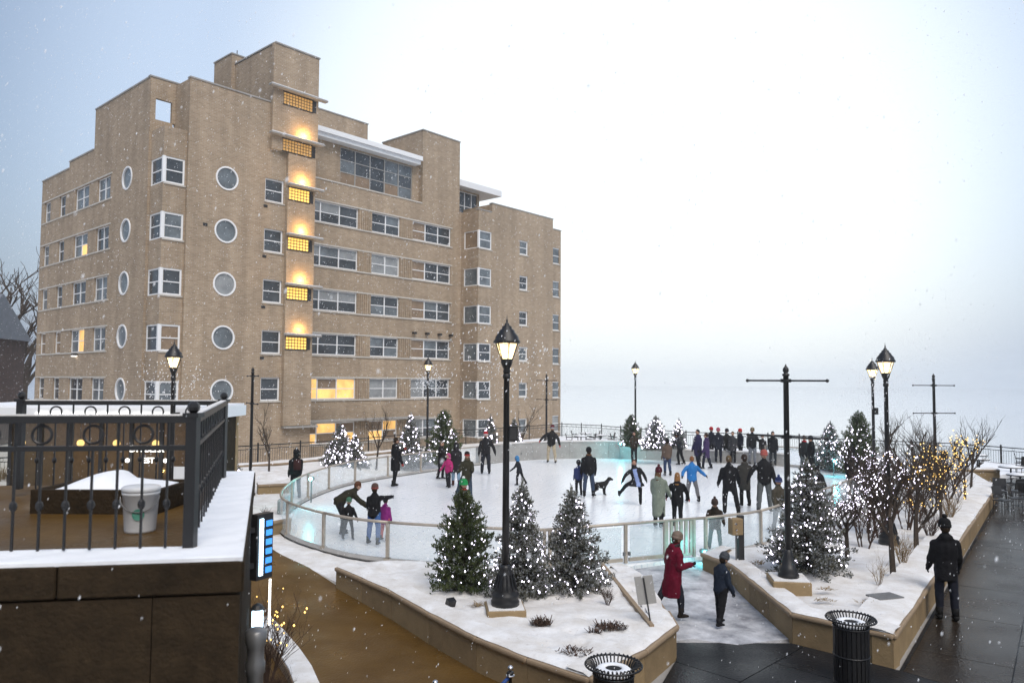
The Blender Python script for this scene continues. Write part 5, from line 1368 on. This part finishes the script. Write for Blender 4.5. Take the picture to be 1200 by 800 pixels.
def person(label, px, py, top=None, H=None, face=0, coat=('jacket', (.012,.012,.013)), pants=(.015,.015,.018), shoe='skate', shoec=(.012,.012,.012),
           hat=None, hair=(.03,.018,.01), longhair=False, glove=(.012,.012,.012), lean=0, side=0, legs=((5,2,8),(-5,2,8)), arms=((4,5,22),(4,5,22)),
           z=0.0, turn=0, scarf=None, pack=None, nod=0, fine=.021, bulk=1.16, wide=1.22, sleeve=None, front=None, flare=1.0, hood_down=None):
    p = G(px, py, z)
    if H is None: H = (py - top) * p.y / FPX
    k = H / 1.75
    S = dict(label=label, loc=p, face=face, k=k, hat=hat, hair=hair, longhair=longhair, scarf=scarf, pack=pack, shoe=shoe, shoec=shoec)
    Rt = Matrix.Rotation(RAD(-lean), 3, 'X') @ Matrix.Rotation(RAD(side), 3, 'Y')
    lift = .055 if shoe == 'skate' else 0.0
    J = {}; pel = Vector((0,0,0))
    feet = []
    for i, sx in ((0,-1),(1,1)):
        s, o, kb = legs[i]
        hip = pel + Vector((sx*.088, 0, -.02)); kn = hip + seg_dir(s, o, sx)*.42; an = kn + seg_dir(s-kb, o*.6, sx)*.41
        J['hip%d'%i], J['kn%d'%i], J['an%d'%i] = hip, kn, an; feet.append((an, s-kb))
    zmin = min(f[0].z for f in feet) - .085 - lift
    up = Vector((0,0,-zmin)); pel = pel + up
    for q in list(J): J[q] = J[q] + up
    neck = pel + Rt @ Vector((0,0,.535)); Rh = Matrix.Rotation(RAD(turn), 3, 'Z') @ Matrix.Rotation(RAD(-lean*.55 - nod), 3, 'X')
    hs = 1.04 + max(0, min(.22, (1.62 - H) * .42))
    hc = neck + Rh @ Vector((0,.018,.155*hs))
    for i, sx in ((0,-1),(1,1)):
        f, o, eb = arms[i]
        sh = pel + Rt @ Vector((sx*.150*bulk, 0, .425)); el = sh + seg_dir(f, o, sx)*.285
        e2 = seg_dir(f+eb, o*.55, sx); wr = el + e2*.255
        J['sh%d'%i], J['el%d'%i], J['wr%d'%i] = sh, el, wr; J['hd%d'%i] = e2
    R_, F_ = Rt @ Vector((1,0,0)), Rt @ Vector((0,1,0))
    mb = MB(); bones = []      # (a, b, ra, rb, matslot, squash)
    b = bulk
    # 0 coat, 1 pants, 2 skin, 3 glove, 4 hair/eyes, 5 front panel
    ring_tube(mb, [(pel+Rt@Vector((0,y_,z_)), R_, F_, rx, ry) for y_, z_, rx, ry in ((0,-.10,.13*b,.10*b),(0,-.04,.165*b,.125*b),(0,.1,.165*b,.122*b),(0,.28,.178*b,.138*b),(.0,.37,.182*b,.128*b),(0,.43,.165*b,.115*b),(0,.485,.125*b,.098*b),(0,.525,.088*b,.086*b),(0,.565,.078,.08))])
    bones.append((pel+Rt@Vector((0,0,-.02)), pel+Rt@Vector((0,0,.47)), .15*b, .15*b, 0))
    ctype, ccol = coat
    hem = {'jacket': -.10, 'parka': -.24, 'coat': -.38, 'knee': -.50, 'long': -.62}[ctype]
    mid = (J['kn0']+J['kn1'])/2; sk = (mid - pel); sk = Vector((sk.x*.8, sk.y*.8, -abs(sk.z))).normalized()
    spread_ = (J['kn0']-J['kn1']).length*.5
    hr = max(.17*b, spread_*.75*min(1, -hem/.42) + .09) * flare
    ring_tube(mb, [(pel+Rt@Vector((0,0,.12)), R_, F_, .168*b, .125*b), (pel+sk*.06, Vector((1,0,0)), Vector((0,1,0)), .178*b, .135*b), (pel+sk*(-hem*.55), Vector((1,0,0)), Vector((0,1,0)), (.18*b+hr)/2, .14*b*flare), (pel+sk*(-hem), Vector((1,0,0)), Vector((0,1,0)), hr, .145*b*flare)])
    bones.append((pel, pel+sk*(-hem-.10*b), .16*b, .16*b, 0))
    for i in (0,1):
        w_ = wide
        limb(mb, J['hip%d'%i], J['kn%d'%i], .082*w_, .064*w_); limb(mb, J['kn%d'%i], J['an%d'%i], .064*w_, .050*w_)
        bones.append((J['hip%d'%i], J['kn%d'%i], .08*w_, .064*w_, 1)); bones.append((J['kn%d'%i], J['an%d'%i], .062*w_, .05*w_, 1))
        limb(mb, J['sh%d'%i], J['el%d'%i], .068*b, .060*b); limb(mb, J['el%d'%i], J['wr%d'%i], .060*b, .047*b)
        sm = 0
        bones.append((J['sh%d'%i], J['el%d'%i], .064*b, .056*b, sm)); bones.append((J['el%d'%i], J['wr%d'%i], .055*b, .043*b, sm))
        hd = J['hd%d'%i]; a = J['wr%d'%i]; mb.tube([a-hd*.02, a+hd*.03, a+hd*.075, a+hd*.10], [.03,.038,.036,.022], 8)
        bones.append((a+hd*.035, a+hd*.09, .032, .03, 3))
    # neck, head with chin, nose and ears
    mb.tube([neck-Vector((0,0,.05)), neck+Rh@Vector((0,.005,.08))], [.06,.052], 8); bones.append((neck, neck+Rh@Vector((0,0,.05)), .05, .05, 2))
    mb.ball(hc, .1*hs, 12, 8, 0, Rh, (.78,.98,1.16)); mb.ball(hc+Rh@Vector((0,.045,-.07))*hs, .05*hs, 8, 6, 0, Rh, (.95,.85,.8))
    mb.tube([hc+Rh@Vector((0,.088,.01))*hs, hc+Rh@Vector((0,.112,-.025))*hs], [.011,.018], 6)
    for sx in (-1,1): mb.ball(hc+Rh@Vector((sx*.08,-.005,-.01))*hs, .03, 6, 5, 0, Rh, (.4,.8,1.1))
    bones.append((hc+Rh@Vector((0,0,-.03)), hc+Rh@Vector((0,0,.03)), .09, .09, 2))
    if ctype != 'jacket' or hood_down:      # hood or thick collar lying on the back
        mb.ball(neck+Rt@Vector((0,-.085,-.02)), .1, 10, 6, 0, Rt, (1.15,.55,.75)); bones.append((neck+Rt@Vector((-.06,-.08,-.02)), neck+Rt@Vector((.06,-.08,-.02)), .06, .06, 0))
    # scale everything to the person's height
    mb.v = [tuple(Vector(v)*k) for v in mb.v]
    S.update(hk=k*hs, bones=[(a*k, b2*k, ra*k, rb*k, m_) for a, b2, ra, rb, m_ in bones], J=J, hc=hc*k, Rh=Rh, pel=pel*k, neck=neck*k, Rt=Rt, feet=[(f[0]+up, f[1]) for f in feet], lift=lift,
             mats=[ccol, pants, SKIN, glove, hair, front or ccol], front=front, fine=fine)
    me = mb.mesh('body'); o = bpy.data.objects.new('body_tmp', me); COL.objects.link(o)
    rm = o.modifiers.new('r', 'REMESH'); rm.mode = 'VOXEL'; rm.voxel_size = fine * max(k, .7)
    smo = o.modifiers.new('s', 'SMOOTH'); smo.factor = .5; smo.iterations = 3
    PEOPLE.append((o, S))
def finger_hand(mb, a, hd, k, sx, mi):
    """five separate fingers rooted in the palm"""
    hd = hd.normalized(); s = hd.cross(Vector((sx, 0, 0.2))).normalized(); n = hd.cross(s).normalized()
    root = a + hd*.085*k
    for i, ln in enumerate((.062,.074,.070,.054)):
        p0 = root + s*(-.027+.018*i)*k - hd*.01*k; p1 = p0 + (hd + n*.2).normalized()*ln*.5*k; p2 = p1 + (hd*.7 + n*.75).normalized()*ln*.55*k
        mb.tube([p0, p1, p2], [.0105*k, .0098*k, .008*k], 5, mi)
    p0 = a + hd*.035*k + s*.030*k; p1 = p0 + (hd*.75 + s*.8).normalized()*.04*k; p2 = p1 + (hd + s*.2 + n*.3).normalized()*.034*k
    mb.tube([p0, p1, p2], [.013*k, .012*k, .009*k], 5, mi)
def grow_people():
    dg = bpy.context.evaluated_depsgraph_get(); dg.update()
    done = [(bpy.data.meshes.new_from_object(o.evaluated_get(dg)), S, o) for o, S in PEOPLE]
    for me, S, o in done:
        bpy.data.objects.remove(o)
        k = S['k']; t = thing('person', S['label'], 'person', S['loc'], RAD(S['face']), 'skaters and visitors')
        n = len(me.vertices); co = np.empty(n*3); me.vertices.foreach_get('co', co); co = co.reshape(-1,3)
        no = np.empty(n*3); me.vertices.foreach_get('normal', no); no = no.reshape(-1,3)
        dist = []
        for a, b, ra, rb, m_ in S['bones']:
            a, b = np.array(a), np.array(b); ab = b-a; tt = np.clip(((co-a)@ab)/max(1e-9, ab@ab), 0, 1)
            dist.append(np.linalg.norm(co-(a+tt[:,None]*ab), axis=1) - (ra+(rb-ra)*tt))
        lab = np.array([q[4] for q in S['bones']])[np.argmin(np.array(dist), axis=0)]
        # folds in the cloth
        amp = np.where((lab == 2), 0, .011*k)
        s0 = random.uniform(0, 50)
        disp = np.array([noise.noise(Vector((c[0]*9/k+s0, c[1]*9/k, c[2]*6/k))) + .6*noise.noise(Vector((c[0]*22/k+s0, c[1]*22/k, c[2]*14/k))) for c in co])
        co2 = co + no * (disp*amp)[:,None]
        polys = [tuple(p.vertices) for p in me.polygons]
        if S['front'] is not None:
            inv = np.array(S['Rt'].transposed()); q = (co - np.array(S['pel']))@inv.T
            lab = np.where((lab == 0) & (np.abs(q[:,0]) < .075*k) & (q[:,1] > .04*k) & (q[:,2] < .46*k), 5, lab)
        mb = MB(); mb.v = [tuple(v) for v in co2]; mb.f = polys
        mb.m = [int(lab[list(f)[0]]) for f in polys]
        for i, sx in ((0,-1),(1,1)): finger_hand(mb, S['J']['wr%d'%i]*k, S['J']['hd%d'%i], k, sx, 3)
        hc, Rh = S['hc'], S['Rh']
        kb, k = k, S['hk']
        for sx in (-1,1): mb.ball(hc+Rh@Vector((sx*.032*k,.089*k,.015*k)), .011*k, 6, 4, 4)
        mb.box(hc+Rh@Vector((0,.094*k,-.062*k)), (.042*k,.012*k,.009*k), 0, 4, Rh)
        k = kb
        c0_, c1_, c2_, c3_, c4_, c5_ = S['mats']
        mb.build('body', [pmat(c0_), pmat(c1_), pmat(c2_, .5, 'skin'), pmat(c3_), pmat(c4_, .7, 'hair'), pmat(c5_)], t, True)
        bpy.data.meshes.remove(me)
        # footwear
        for i in (0,1):
            an, ang = S['feet'][i]; low = min(f[0].z for f in S['feet'])
            pitch = 0 if an.z - low < .05 else RAD(max(-70, min(60, ang*.9)))
            Mf = Matrix.Rotation(pitch, 3, 'X'); c = an*k
            fm = MB()
            q = lambda x, y, z_: c + Mf @ (Vector((x, y, z_))*k)
            prof = [(-.085,-.045,.030,.030),(-.06,-.035,.043,.050),(0,-.035,.046,.055),(.07,-.045,.048,.042),(.13,-.055,.044,.030),(.165,-.06,.026,.020)]
            ring_tube(fm, [(q(0,y,z_), Vector((1,0,0)), Mf@Vector((0,0,1)), rx*k, rz*k) for y, z_, rx, rz in prof], 10)
            fm.tube([q(0,-.02,-.05), q(0,-.01,.05), q(0,-.01,.13)], [.055*k,.058*k,.062*k], 8)
            if S['shoe'] == 'skate':
                b = fm.build('skate', pmat(S['shoec'], .45, 'boot'), t, True)
                bl = MB(); bl.box(q(0,.035,-.125), (.006*k,.29*k,.028*k), 0, 0, Mf); bl.box(q(0,-.05,-.10), (.02*k,.05*k,.04*k), 0, 0, Mf); bl.box(q(0,.10,-.10), (.02*k,.06*k,.04*k), 0, 0, Mf); bl.build('blade', 'chrome', b)
            else: fm.build('boot', pmat(S['shoec'], .6, 'boot'), t, True)
        # headwear and hair
        k = S['hk']
        hat = S['hat']
        def L3(v): return hc + Rh @ (Vector(v)*k)
        if hat is None or hat[0] == 'none' or hat[0] == 'beanie':
            hm = MB()
            if hat is None or hat[0] == 'none':
                hm.ball(L3((0,-.016,.022)), .1*k, 12, 7, 0, Rh, (.86,1.0,1.12))
            else: hm.ball(L3((0,-.03,-.02)), .085*k, 10, 6, 0, Rh, (.95,.9,1.1))
            if S['longhair']:
                ring_tube(hm, [(L3(c_), Rh@Vector((1,0,0)), Rh@Vector((0,1,0)), a_*k, b_*k) for c_, a_, b_ in (((0,-.03,.05),.07,.06),((0,-.05,-.03),.092,.06),((0,-.085,-.14),.095,.05),((0,-.10,-.25),.085,.04),((0,-.10,-.34),.05,.025))], 10)
            hm.build('hair', pmat(S['mats'][4], .6, 'hair'), t, True)
        if hat and hat[0] == 'beanie':
            col, pom, cuff = hat[1], hat[2], hat[3] if len(hat) > 3 else hat[1]
            hm = MB(); hm.lathe([(.092,.018),(.098,.055),(.092,.095),(.070,.130),(.036,.150),(.004,.156)], 14, hc, 0, Rh @ Matrix.Scale(k,3), 1, 1.18)
            h_ = hm.build('hat', pmat(col), t, True)
            cf = MB(); cf.lathe([(.090,-.012),(.102,-.008),(.104,.034),(.094,.044)], 14, hc, 0, Rh @ Matrix.Scale(k,3), 1, 1.18); cf.build('hat_cuff', pmat(cuff), h_, True)
            if pom: MB().ball(L3((0,-.005,.178)), .042*k, 8, 6).build('pompom', pmat(pom), h_, True)
        if hat and hat[0] == 'hood':
            hm = MB(); hm.ball(L3((0,-.034,.018)), .1*k, 14, 9, 0, Rh, (1.08,1.16,1.34)); hm.ball(L3((0,-.06,-.09)), .1*k, 12, 7, 0, Rh, (1.15,.95,.8))
            if len(hat) > 2: hm.tube([L3((0,-.05,.12)), L3((0,-.11,.19))], [.05*k,.012*k], 8)
            hm.build('hood', pmat(hat[1]), t, True)
        k = kb
        if S['scarf']:
            nk = S['neck']; sm = MB()
            sm.tube([nk + Vector((math.cos(a)*.078*k, math.sin(a)*.078*k+.01*k, .02*k + .012*k*math.sin(a*2))) for a in [2*math.pi*j/12 for j in range(13)]], .034*k, 7)
            sm.build('scarf', pmat(S['scarf']), t, True)
        if S['pack']:
            pk = MB(); Rt = S['Rt']; c = S['pel'] + Rt @ Vector((0,-.20*k,.28*k))
            ring_tube(pk, [(c+Rt@Vector((0,0,z_*k)), Rt@Vector((1,0,0)), Rt@Vector((0,1,0)), rx*k, ry*k) for z_, rx, ry in ((-.2,.10,.05),(-.17,.14,.08),(0,.15,.09),(.14,.13,.075),(.19,.07,.04))], 10)
            pk.build('backpack', pmat(S['pack']), t, True)
BK=(.012,.012,.014); DG=(.028,.028,.031); OL=(.040,.038,.024); DB=(.016,.018,.030); JN=(.035,.055,.11); BR=(.035,.024,.017)
RED=(.42,.02,.03)
fig = person
# --- left end
fig('person in black with a hood and backpack standing outside the left end of the glass', 346, 583, top=527, face=30, coat=('jacket',BK), hat=('hood',BK,1), pack=(.05,.02,.02), shoe='boot')
fig('man in olive jacket bending down over a child by the curved glass', 396, 627, H=1.72, face=-62, coat=('jacket',(.030,.028,.018)), pants=(.02,.02,.022), lean=62, legs=((22,4,20),(18,6,25)), arms=((48,6,10),(40,6,10)), hair=(.10,.04,.02), nod=-10)
fig('child with a green striped hat in front of the bending man', 408, 633, top=587, face=-150, coat=('jacket',BK), pants=(.03,.03,.034), hat=('beanie',(.06,.16,.10),None,(.12,.22,.16)), legs=((8,9,12),(-6,9,10)), arms=((15,20,20),(10,20,20)), wide=1.15)
fig('skater in black jacket and blue jeans pointing across the ice', 438, 639, top=571, face=-14, coat=('jacket',BK), pants=(.055,.12,.30), hat=('beanie',(.10,.06,.05),None,(.24,.06,.05)), legs=((4,9,4),(-4,8,10)), arms=((20,12,30),(85,22,5)), wide=1.28)
fig('child in purple and pink jacket partly behind the pointing skater', 451, 634, top=586, face=-20, coat=('parka',(.26,.03,.20)), pants=(.50,.10,.10), legs=((6,8,10),(-4,6,8)), hair=BK)
fig('skater in a long black coat standing alone by the far left glass', 463, 571, top=515, face=-55, coat=('coat',BK), pants=BK, glove=(.35,.05,.04), arms=((45,8,70),(10,10,12)))
# --- group near centre left
fig('adult in dark coat with a red mitten at the left of the family group', 517, 562, top=519, face=-110, coat=('coat',(.02,.018,.018)), glove=(.5,.04,.03), hair=(.16,.11,.07), arms=((10,12,20),(60,25,20)))
fig('small child in a bright pink jacket between two adults', 525, 572, top=534, face=150, coat=('jacket',(.42,.03,.15)), pants=(.025,.025,.03), hat=('hood',(.42,.06,.18)), arms=((15,25,20),(15,25,20)))
fig('adult in long dark coat, pale jeans and brown boots in the family group', 534, 570, top=521, face=20, coat=('coat',(.025,.023,.026)), pants=(.20,.30,.40), shoec=(.06,.02,.018), hat=('hood',(.025,.023,.026)))
fig('woman in olive parka and red hat with one leg stretched back', 547, 586, top=532, face=172, coat=('coat',OL), pants=(.05,.07,.10), hat=('beanie',(.02,.015,.015),None,(.34,.03,.03)), hair=(.10,.05,.03), longhair=True, legs=((4,6,6),(-6,28,0)), arms=((20,12,60),(25,12,50)), scarf=(.12,.09,.06))
fig('child in a green pompom hat peeking out behind the leftmost near fir', 542, 640, top=566, face=-120, coat=('jacket',OL), hat=('beanie',(.02,.26,.08),(.8,.8,.8),(.03,.32,.10)), scarf=(.4,.03,.04))
fig('man in dark jacket and red hat skating with both arms spread low', 569, 556, top=508, face=178, coat=('jacket',(.02,.02,.023)), pants=(.02,.022,.03), hat=('beanie',(.40,.03,.04),None,(.55,.45,.45)), legs=((2,6,4),(-2,6,4)), arms=((8,32,10),(8,14,15)), wide=1.35)
fig('child with a blue hood leaning forward behind the near lamp post', 609, 569, top=536, face=70, coat=('jacket',(.02,.022,.028)), hat=('hood',(.06,.22,.45)), lean=18, legs=((18,6,20),(-20,6,10)), arms=((30,10,20),(10,14,10)))
fig('skater in beige trousers and dark jacket with a raised red glove', 646, 543, top=500, face=168, coat=('jacket',(.02,.02,.022)), pants=(.50,.42,.30), glove=(.55,.02,.03), legs=((2,10,8),(-4,8,6)), arms=((10,28,10),(20,55,20)), hat=('beanie',(.14,.03,.04),None,(.4,.4,.42)), side=-6)
fig('boy in a blue jacket beside the man in black jacket and jeans', 678, 581, top=542, face=10, coat=('jacket',(.035,.05,.14)), pants=(.02,.02,.025), hat=('beanie',(.02,.02,.025),None))
fig('man in black hooded jacket and jeans seen from behind, next to the boy', 690, 583, top=527, face=4, coat=('jacket',BK), pants=(.045,.065,.11), hat=('beanie',BK,None), scarf=(.12,.06,.03), legs=((0,7,3),(0,6,3)), arms=((5,9,16),(5,9,16)), bulk=1.25)
fig('girl twirling on one leg in a flared dark coat and pale blue top', 747, 592, H=1.55, face=172, coat=('parka',(.02,.02,.023)), pants=BK, hair=(.07,.035,.02), longhair=True, lean=-4, side=14, legs=((0,3,4),(12,62,0)), arms=((25,38,10),(15,46,10)), front=(.28,.36,.62), flare=1.75)
fig('woman in sage green coat and burgundy pompom hat seen from behind', 772, 619, top=551, face=-30, coat=('long',(.22,.25,.20)), pants=BK, hat=('beanie',(.07,.012,.02),(.10,.03,.04)), hair=(.12,.06,.03), longhair=True, hood_down=1, arms=((12,10,35),(20,12,20)))
fig('woman in black coat with long light brown hair and a red mitten', 794, 618, top=557, face=-14, coat=('parka',BK), pants=BK, hair=(.30,.15,.06), longhair=True, glove=(.36,.05,.04), arms=((25,26,5),(18,26,8)))
fig('man in brown jacket holding something before the far dark fir tree', 743, 543, top=507, face=165, coat=('jacket',(.045,.035,.025)), pants=(.02,.022,.025), arms=((35,8,70),(35,8,70)), hair=BK)
fig('skater in tan brown jacket and blue jeans at mid ice', 782, 558, top=516, face=10, coat=('jacket',(.12,.085,.065)), pants=JN, hat=('beanie',BK,None))
fig('dark skater leaning with an arm out, right of the violet fir trees', 797, 545, top=508, face=72, coat=('jacket',(.02,.02,.025)), pants=BK, lean=14, hat=('beanie',BK,None), legs=((16,5,24),(-10,6,8)), arms=((40,10,20),(-20,14,10)))
fig('skater in a bright blue jacket and grey trousers with hands on hips', 811, 589, top=537, face=6, coat=('jacket',(.035,.20,.52)), pants=(.17,.17,.18), hair=(.24,.10,.04), legs=((6,8,4),(-8,12,2)), arms=((-10,42,-50),(-10,42,-50)))
# --- far row
fig('skater in a long navy coat in the far row, with dark hair', 818, 549, top=505, face=120, coat=('coat',(.03,.026,.07)), pants=DB, hair=BK)
fig('skater in purple coat right beside the navy coat in the far row', 828, 550, top=509, face=60, coat=('coat',(.055,.035,.10)), pants=DB, hair=(.05,.03,.02), legs=((14,4,8),(-10,4,6)))
fig('far skater with a red hat partly behind the purple coat', 834, 538, top=502, face=120, coat=('jacket',DB), hat=('beanie',RED,None))
fig('tall far skater in dark navy with a pink hat', 842, 543, top=503, face=170, coat=('parka',(.018,.02,.03)), pants=DB, hat=('beanie',(.40,.10,.14),None), bulk=1.1)
fig('far skater in black with a dark hat, right of the pink hat', 852, 542, top=504, face=-170, coat=('jacket',(.02,.02,.02)), hat=('beanie',(.03,.025,.03),None), bulk=1.1, arms=((30,8,70),(8,8,20)))
fig('far skater in grey close beside the dark hat', 859, 543, top=507, face=150, coat=('parka',(.05,.05,.055)), hair=(.12,.08,.05))
fig('slim far skater with a bright red hat standing apart', 868, 540, top=504, face=110, coat=('jacket',DB), hat=('beanie',(.50,.02,.02),None))
fig('far skater in dark jacket and pale grey jeans', 882, 545, top=503, face=180, coat=('jacket',(.018,.018,.02)), pants=(.18,.19,.21), hat=('beanie',(.16,.12,.06),None), arms=((40,12,60),(10,14,15)))
fig('short far skater with a pale face left of the two in black', 894, 542, top=511, face=175, coat=('jacket',(.03,.028,.03)), hair=(.12,.05,.03))
fig('far skater in black just left of the near banner pole', 906, 546, top=507, face=170, coat=('parka',BK), pants=(.03,.035,.04), hair=BK)
# --- near right on the ice
fig('skater all in black gliding beside the one in a grey hooded coat', 855, 603, top=536, face=-8, coat=('parka',BK), pants=BK, hair=(.13,.09,.05), legs=((14,5,30),(-16,12,2)), arms=((10,16,25),(15,20,20)), lean=6)
fig('skater in charcoal fur hooded coat seen from behind', 873, 594, top=536, face=4, coat=('coat',(.05,.047,.042)), pants=(.02,.02,.022), hat=('beanie',(.05,.035,.03),None), scarf=(.10,.08,.065), arms=((8,14,25),(18,22,60)))
fig('man in black sweater and grey trousers with an arm flung out', 896, 601, top=531, face=172, coat=('jacket',(.016,.016,.018)), pants=(.13,.14,.14), hat=('beanie',(.44,.12,.10),None), legs=((-4,8,2),(4,7,6)), arms=((12,14,14),(6,42,6)), wide=1.3)
fig('boy in navy striped hat and olive jacket left of the banner pole', 913, 625, top=563, face=-165, coat=('jacket',(.075,.065,.048)), pants=(.30,.31,.32), hat=('beanie',(.02,.03,.10),(.05,.07,.2),(.10,.12,.25)), hair=(.25,.12,.05))
fig('child in brown coat and teal trousers leaning over the rink rail', 838, 645, H=1.32, face=165, coat=('parka',BR), pants=(.02,.10,.10), hat=('beanie',(.06,.04,.035),(.07,.045,.04)), lean=24, arms=((35,16,30),(35,16,30)), legs=((-8,8,4),(-6,8,4)))
fig('person in dark jacket with a red scarf behind the right glass', 943, 556, top=512, face=170, coat=('jacket',(.02,.02,.022)), pants=(.14,.15,.16), scarf=RED)
fig('skater in black close behind the one with the red scarf', 951, 559, top=513, face=100, coat=('coat',BK), pants=BK, hat=('beanie',BK,None))
fig('skater in black hat gliding low behind the right glass rail', 965, 598, top=547, face=75, coat=('jacket',(.016,.016,.018)), pants=(.03,.12,.11), hat=('beanie',BK,None), lean=20, legs=((14,6,20),(-14,6,10)))
fig('person in a dark hooded coat at the right glass beside the lit trees', 999, 585, top=527, face=-40, coat=('coat',BK), hat=('hood',BK))
# --- on foot in front
fig('woman in a long crimson coat and tan hat walking past the gate', 789, 722, top=626, z=-.10, face=-72, coat=('knee',(.13,.006,.022)), pants=(.02,.022,.03), shoe='boot', shoec=(.022,.016,.012), hat=('beanie',(.20,.15,.12),None,(.24,.18,.145)), hair=(.05,.03,.02), scarf=(.045,.04,.04), glove=BK, legs=((-24,4,10),(14,4,12)), arms=((-8,9,112),(-4,9,106)), lean=5, fine=.016, hood_down=1, bulk=1.30, nod=10)
fig('boy in a dark blue jacket and grey hat walking on the trodden path', 845, 731, top=651, z=-.15, face=-65, coat=('jacket',(.020,.028,.045)), pants=(.014,.014,.016), shoe='boot', shoec=(.016,.016,.018), hat=('beanie',(.06,.065,.075),None), legs=((10,8,6),(-12,8,6)), arms=((15,10,30),(5,10,20)), lean=4, fine=.015, wide=1.5, bulk=1.25, nod=18)
fig('man in black coat seen from behind on the wet promenade at right', 1110, 725, top=612, z=-.175, face=-16, coat=('parka',(.010,.010,.012)), pants=(.018,.020,.030), shoe='boot', hat=('beanie',(.014,.014,.015),(.014,.014,.015)), hair=(.04,.025,.015), fine=.016, arms=((8,10,28),(8,10,28)), legs=((2,3,4),(-2,3,4)), bulk=1.12)
grow_people()

# ================================================================== DOG
p = G(704, 580)
dog = thing('dog', 'small black dog standing on the ice beside the man in jeans', 'dog', p, RAD(-75))
m = MB(); V3 = Vector
ring_tube(m, [(V3((0,y,z)), V3((1,0,0)), V3((0,0,1)), rx, rz) for y, z, rx, rz in ((-.30,.40,.06,.07),(-.24,.40,.10,.11),(-.08,.39,.105,.115),(.10,.38,.125,.15),(.20,.41,.10,.13),(.26,.46,.07,.08))], 10)
m.tube([(0,.20,.44),(0,.29,.55),(0,.33,.60)], [.10,.075,.07], 8); m.ball((0,.36,.61), .085, 10, 7, 0, None, (.85,1.05,.9)); m.tube([(0,.42,.60),(0,.50,.57)], [.05,.034], 8)
for sx in (-1,1):
    m.tube([(sx*.06,.34,.67),(sx*.095,.33,.62),(sx*.09,.35,.55)], [.02,.032,.016], 6)
    m.tube([(sx*.07,.15,.36),(sx*.07,.13,.20),(sx*.07,.15,.03)], [.055,.035,.028], 8); m.ball((sx*.07,.17,.03), .035, 8, 5, 0, None, (.9,1.3,.8))
    m.tube([(sx*.07,-.22,.40),(sx*.08,-.16,.24),(sx*.08,-.30,.15),(sx*.08,-.27,.03)], [.085,.055,.03,.026], 8); m.ball((sx*.08,-.25,.03), .034, 8, 5, 0, None, (.9,1.3,.8))
m.tube([(0,-.28,.43),(0,-.38,.48),(0,-.43,.57)], [.03,.022,.012], 6)
mat('dog_fur', (.014,.013,.013), .8, .3, 0, .4, 10, .8, 60)
m.v = [tuple(Vector(v)*1.0) for v in m.v]
o = m.build('body', 'dog_fur', dog, True); rm = o.modifiers.new('r','REMESH'); rm.mode = 'VOXEL'; rm.voxel_size = .016; rm.use_smooth_shade = True; s_ = o.modifiers.new('s','SMOOTH'); s_.iterations = 2
MB().tube([(.07*math.cos(a), .275+.02*math.sin(a), .52+.07*math.sin(a)) for a in [6.2832*j/12 for j in range(13)]], .011, 6).build('collar', 'rope_blue', dog)

# ================================================================== SHARED LABELS TOLD APART BY PLACE
ORD = ['first', 'second', 'third', 'fourth', 'fifth', 'sixth', 'seventh', 'eighth']
by = {}
for o in sc.objects:
    if o.name.startswith(('patio_chair', 'patio_table')) and 'label' in o: by.setdefault(o['label'], []).append(o)
for lab, obs in by.items():
    for i, o in enumerate(sorted(obs, key=lambda q: q.location.x / q.location.y)): o['label'] = lab + ', ' + ORD[i] + ' from the left'

# ================================================================== FALLING SNOW
rnd = random.Random(5); m = MB()
OCT = ((1,0,0),(-1,0,0),(0,1,0),(0,-1,0),(0,0,1),(0,0,-1)); OF = [(0,2,4),(2,1,4),(1,3,4),(3,0,4),(2,0,5),(1,2,5),(3,1,5),(0,3,5)]
drift = Vector((.25, .1, 1)).normalized()
for i in range(36000):
    Y = 2.0 + 46 * rnd.random() ** .62; X = rnd.uniform(-.74, .74) * Y * 1.1; Z = rnd.uniform(-.1, EYE + .55*Y)
    if Z > 24: continue
    r = rnd.uniform(.0013, .0040) * (1 + .045*Y); c = Vector((X, Y, Z))
    m.add([c + Vector((q[0]*r, q[1]*r, 0)) + drift*q[2]*r*rnd.uniform(1.8, 3.4) for q in OCT], OF)
# flakes caught in the light round the lamps
for lx, ly, lz in [(o.location.x, o.location.y, o.location.z + 4.3) for o in sc.objects if o.name.startswith('street_lamp')]:
    for i in range(260):
        d = Vector((rnd.gauss(0,.5), rnd.gauss(0,.5), rnd.gauss(-.25,.38)))
        if d.length < .26: continue
        r = rnd.uniform(.006, .012)*(.6+ly/30); c = Vector((lx, ly, lz)) + d
        m.add([c + Vector((q[0]*r, q[1]*r, 0)) + drift*q[2]*r*2 for q in OCT], OF)
mat('snowflake', (.9,.92,.95), .9, .1)
kind(m.build('falling_snow', 'snowflake'), 'stuff')['label'] = 'falling snowflakes drifting through the air'

# ================================================================== HAZE (snowy air)
hz = MB().span(-1200, 1200, -200, 1600, -5, 29.5)
hm_ = bpy.data.materials.new('haze'); hm_.use_nodes = True; t = hm_.node_tree; t.nodes.clear()
o_ = t.nodes.new('ShaderNodeOutputMaterial'); vol = t.nodes.new('ShaderNodeVolumePrincipled')
vol.inputs['Color'].default_value = (.97,.98,1,1); vol.inputs['Density'].default_value = .0007; vol.inputs['Anisotropy'].default_value = .82
t.links.new(vol.outputs[0], o_.inputs['Volume'])
MATS['haze'] = hm_
kind(hz.build('haze', 'haze'), 'stuff')
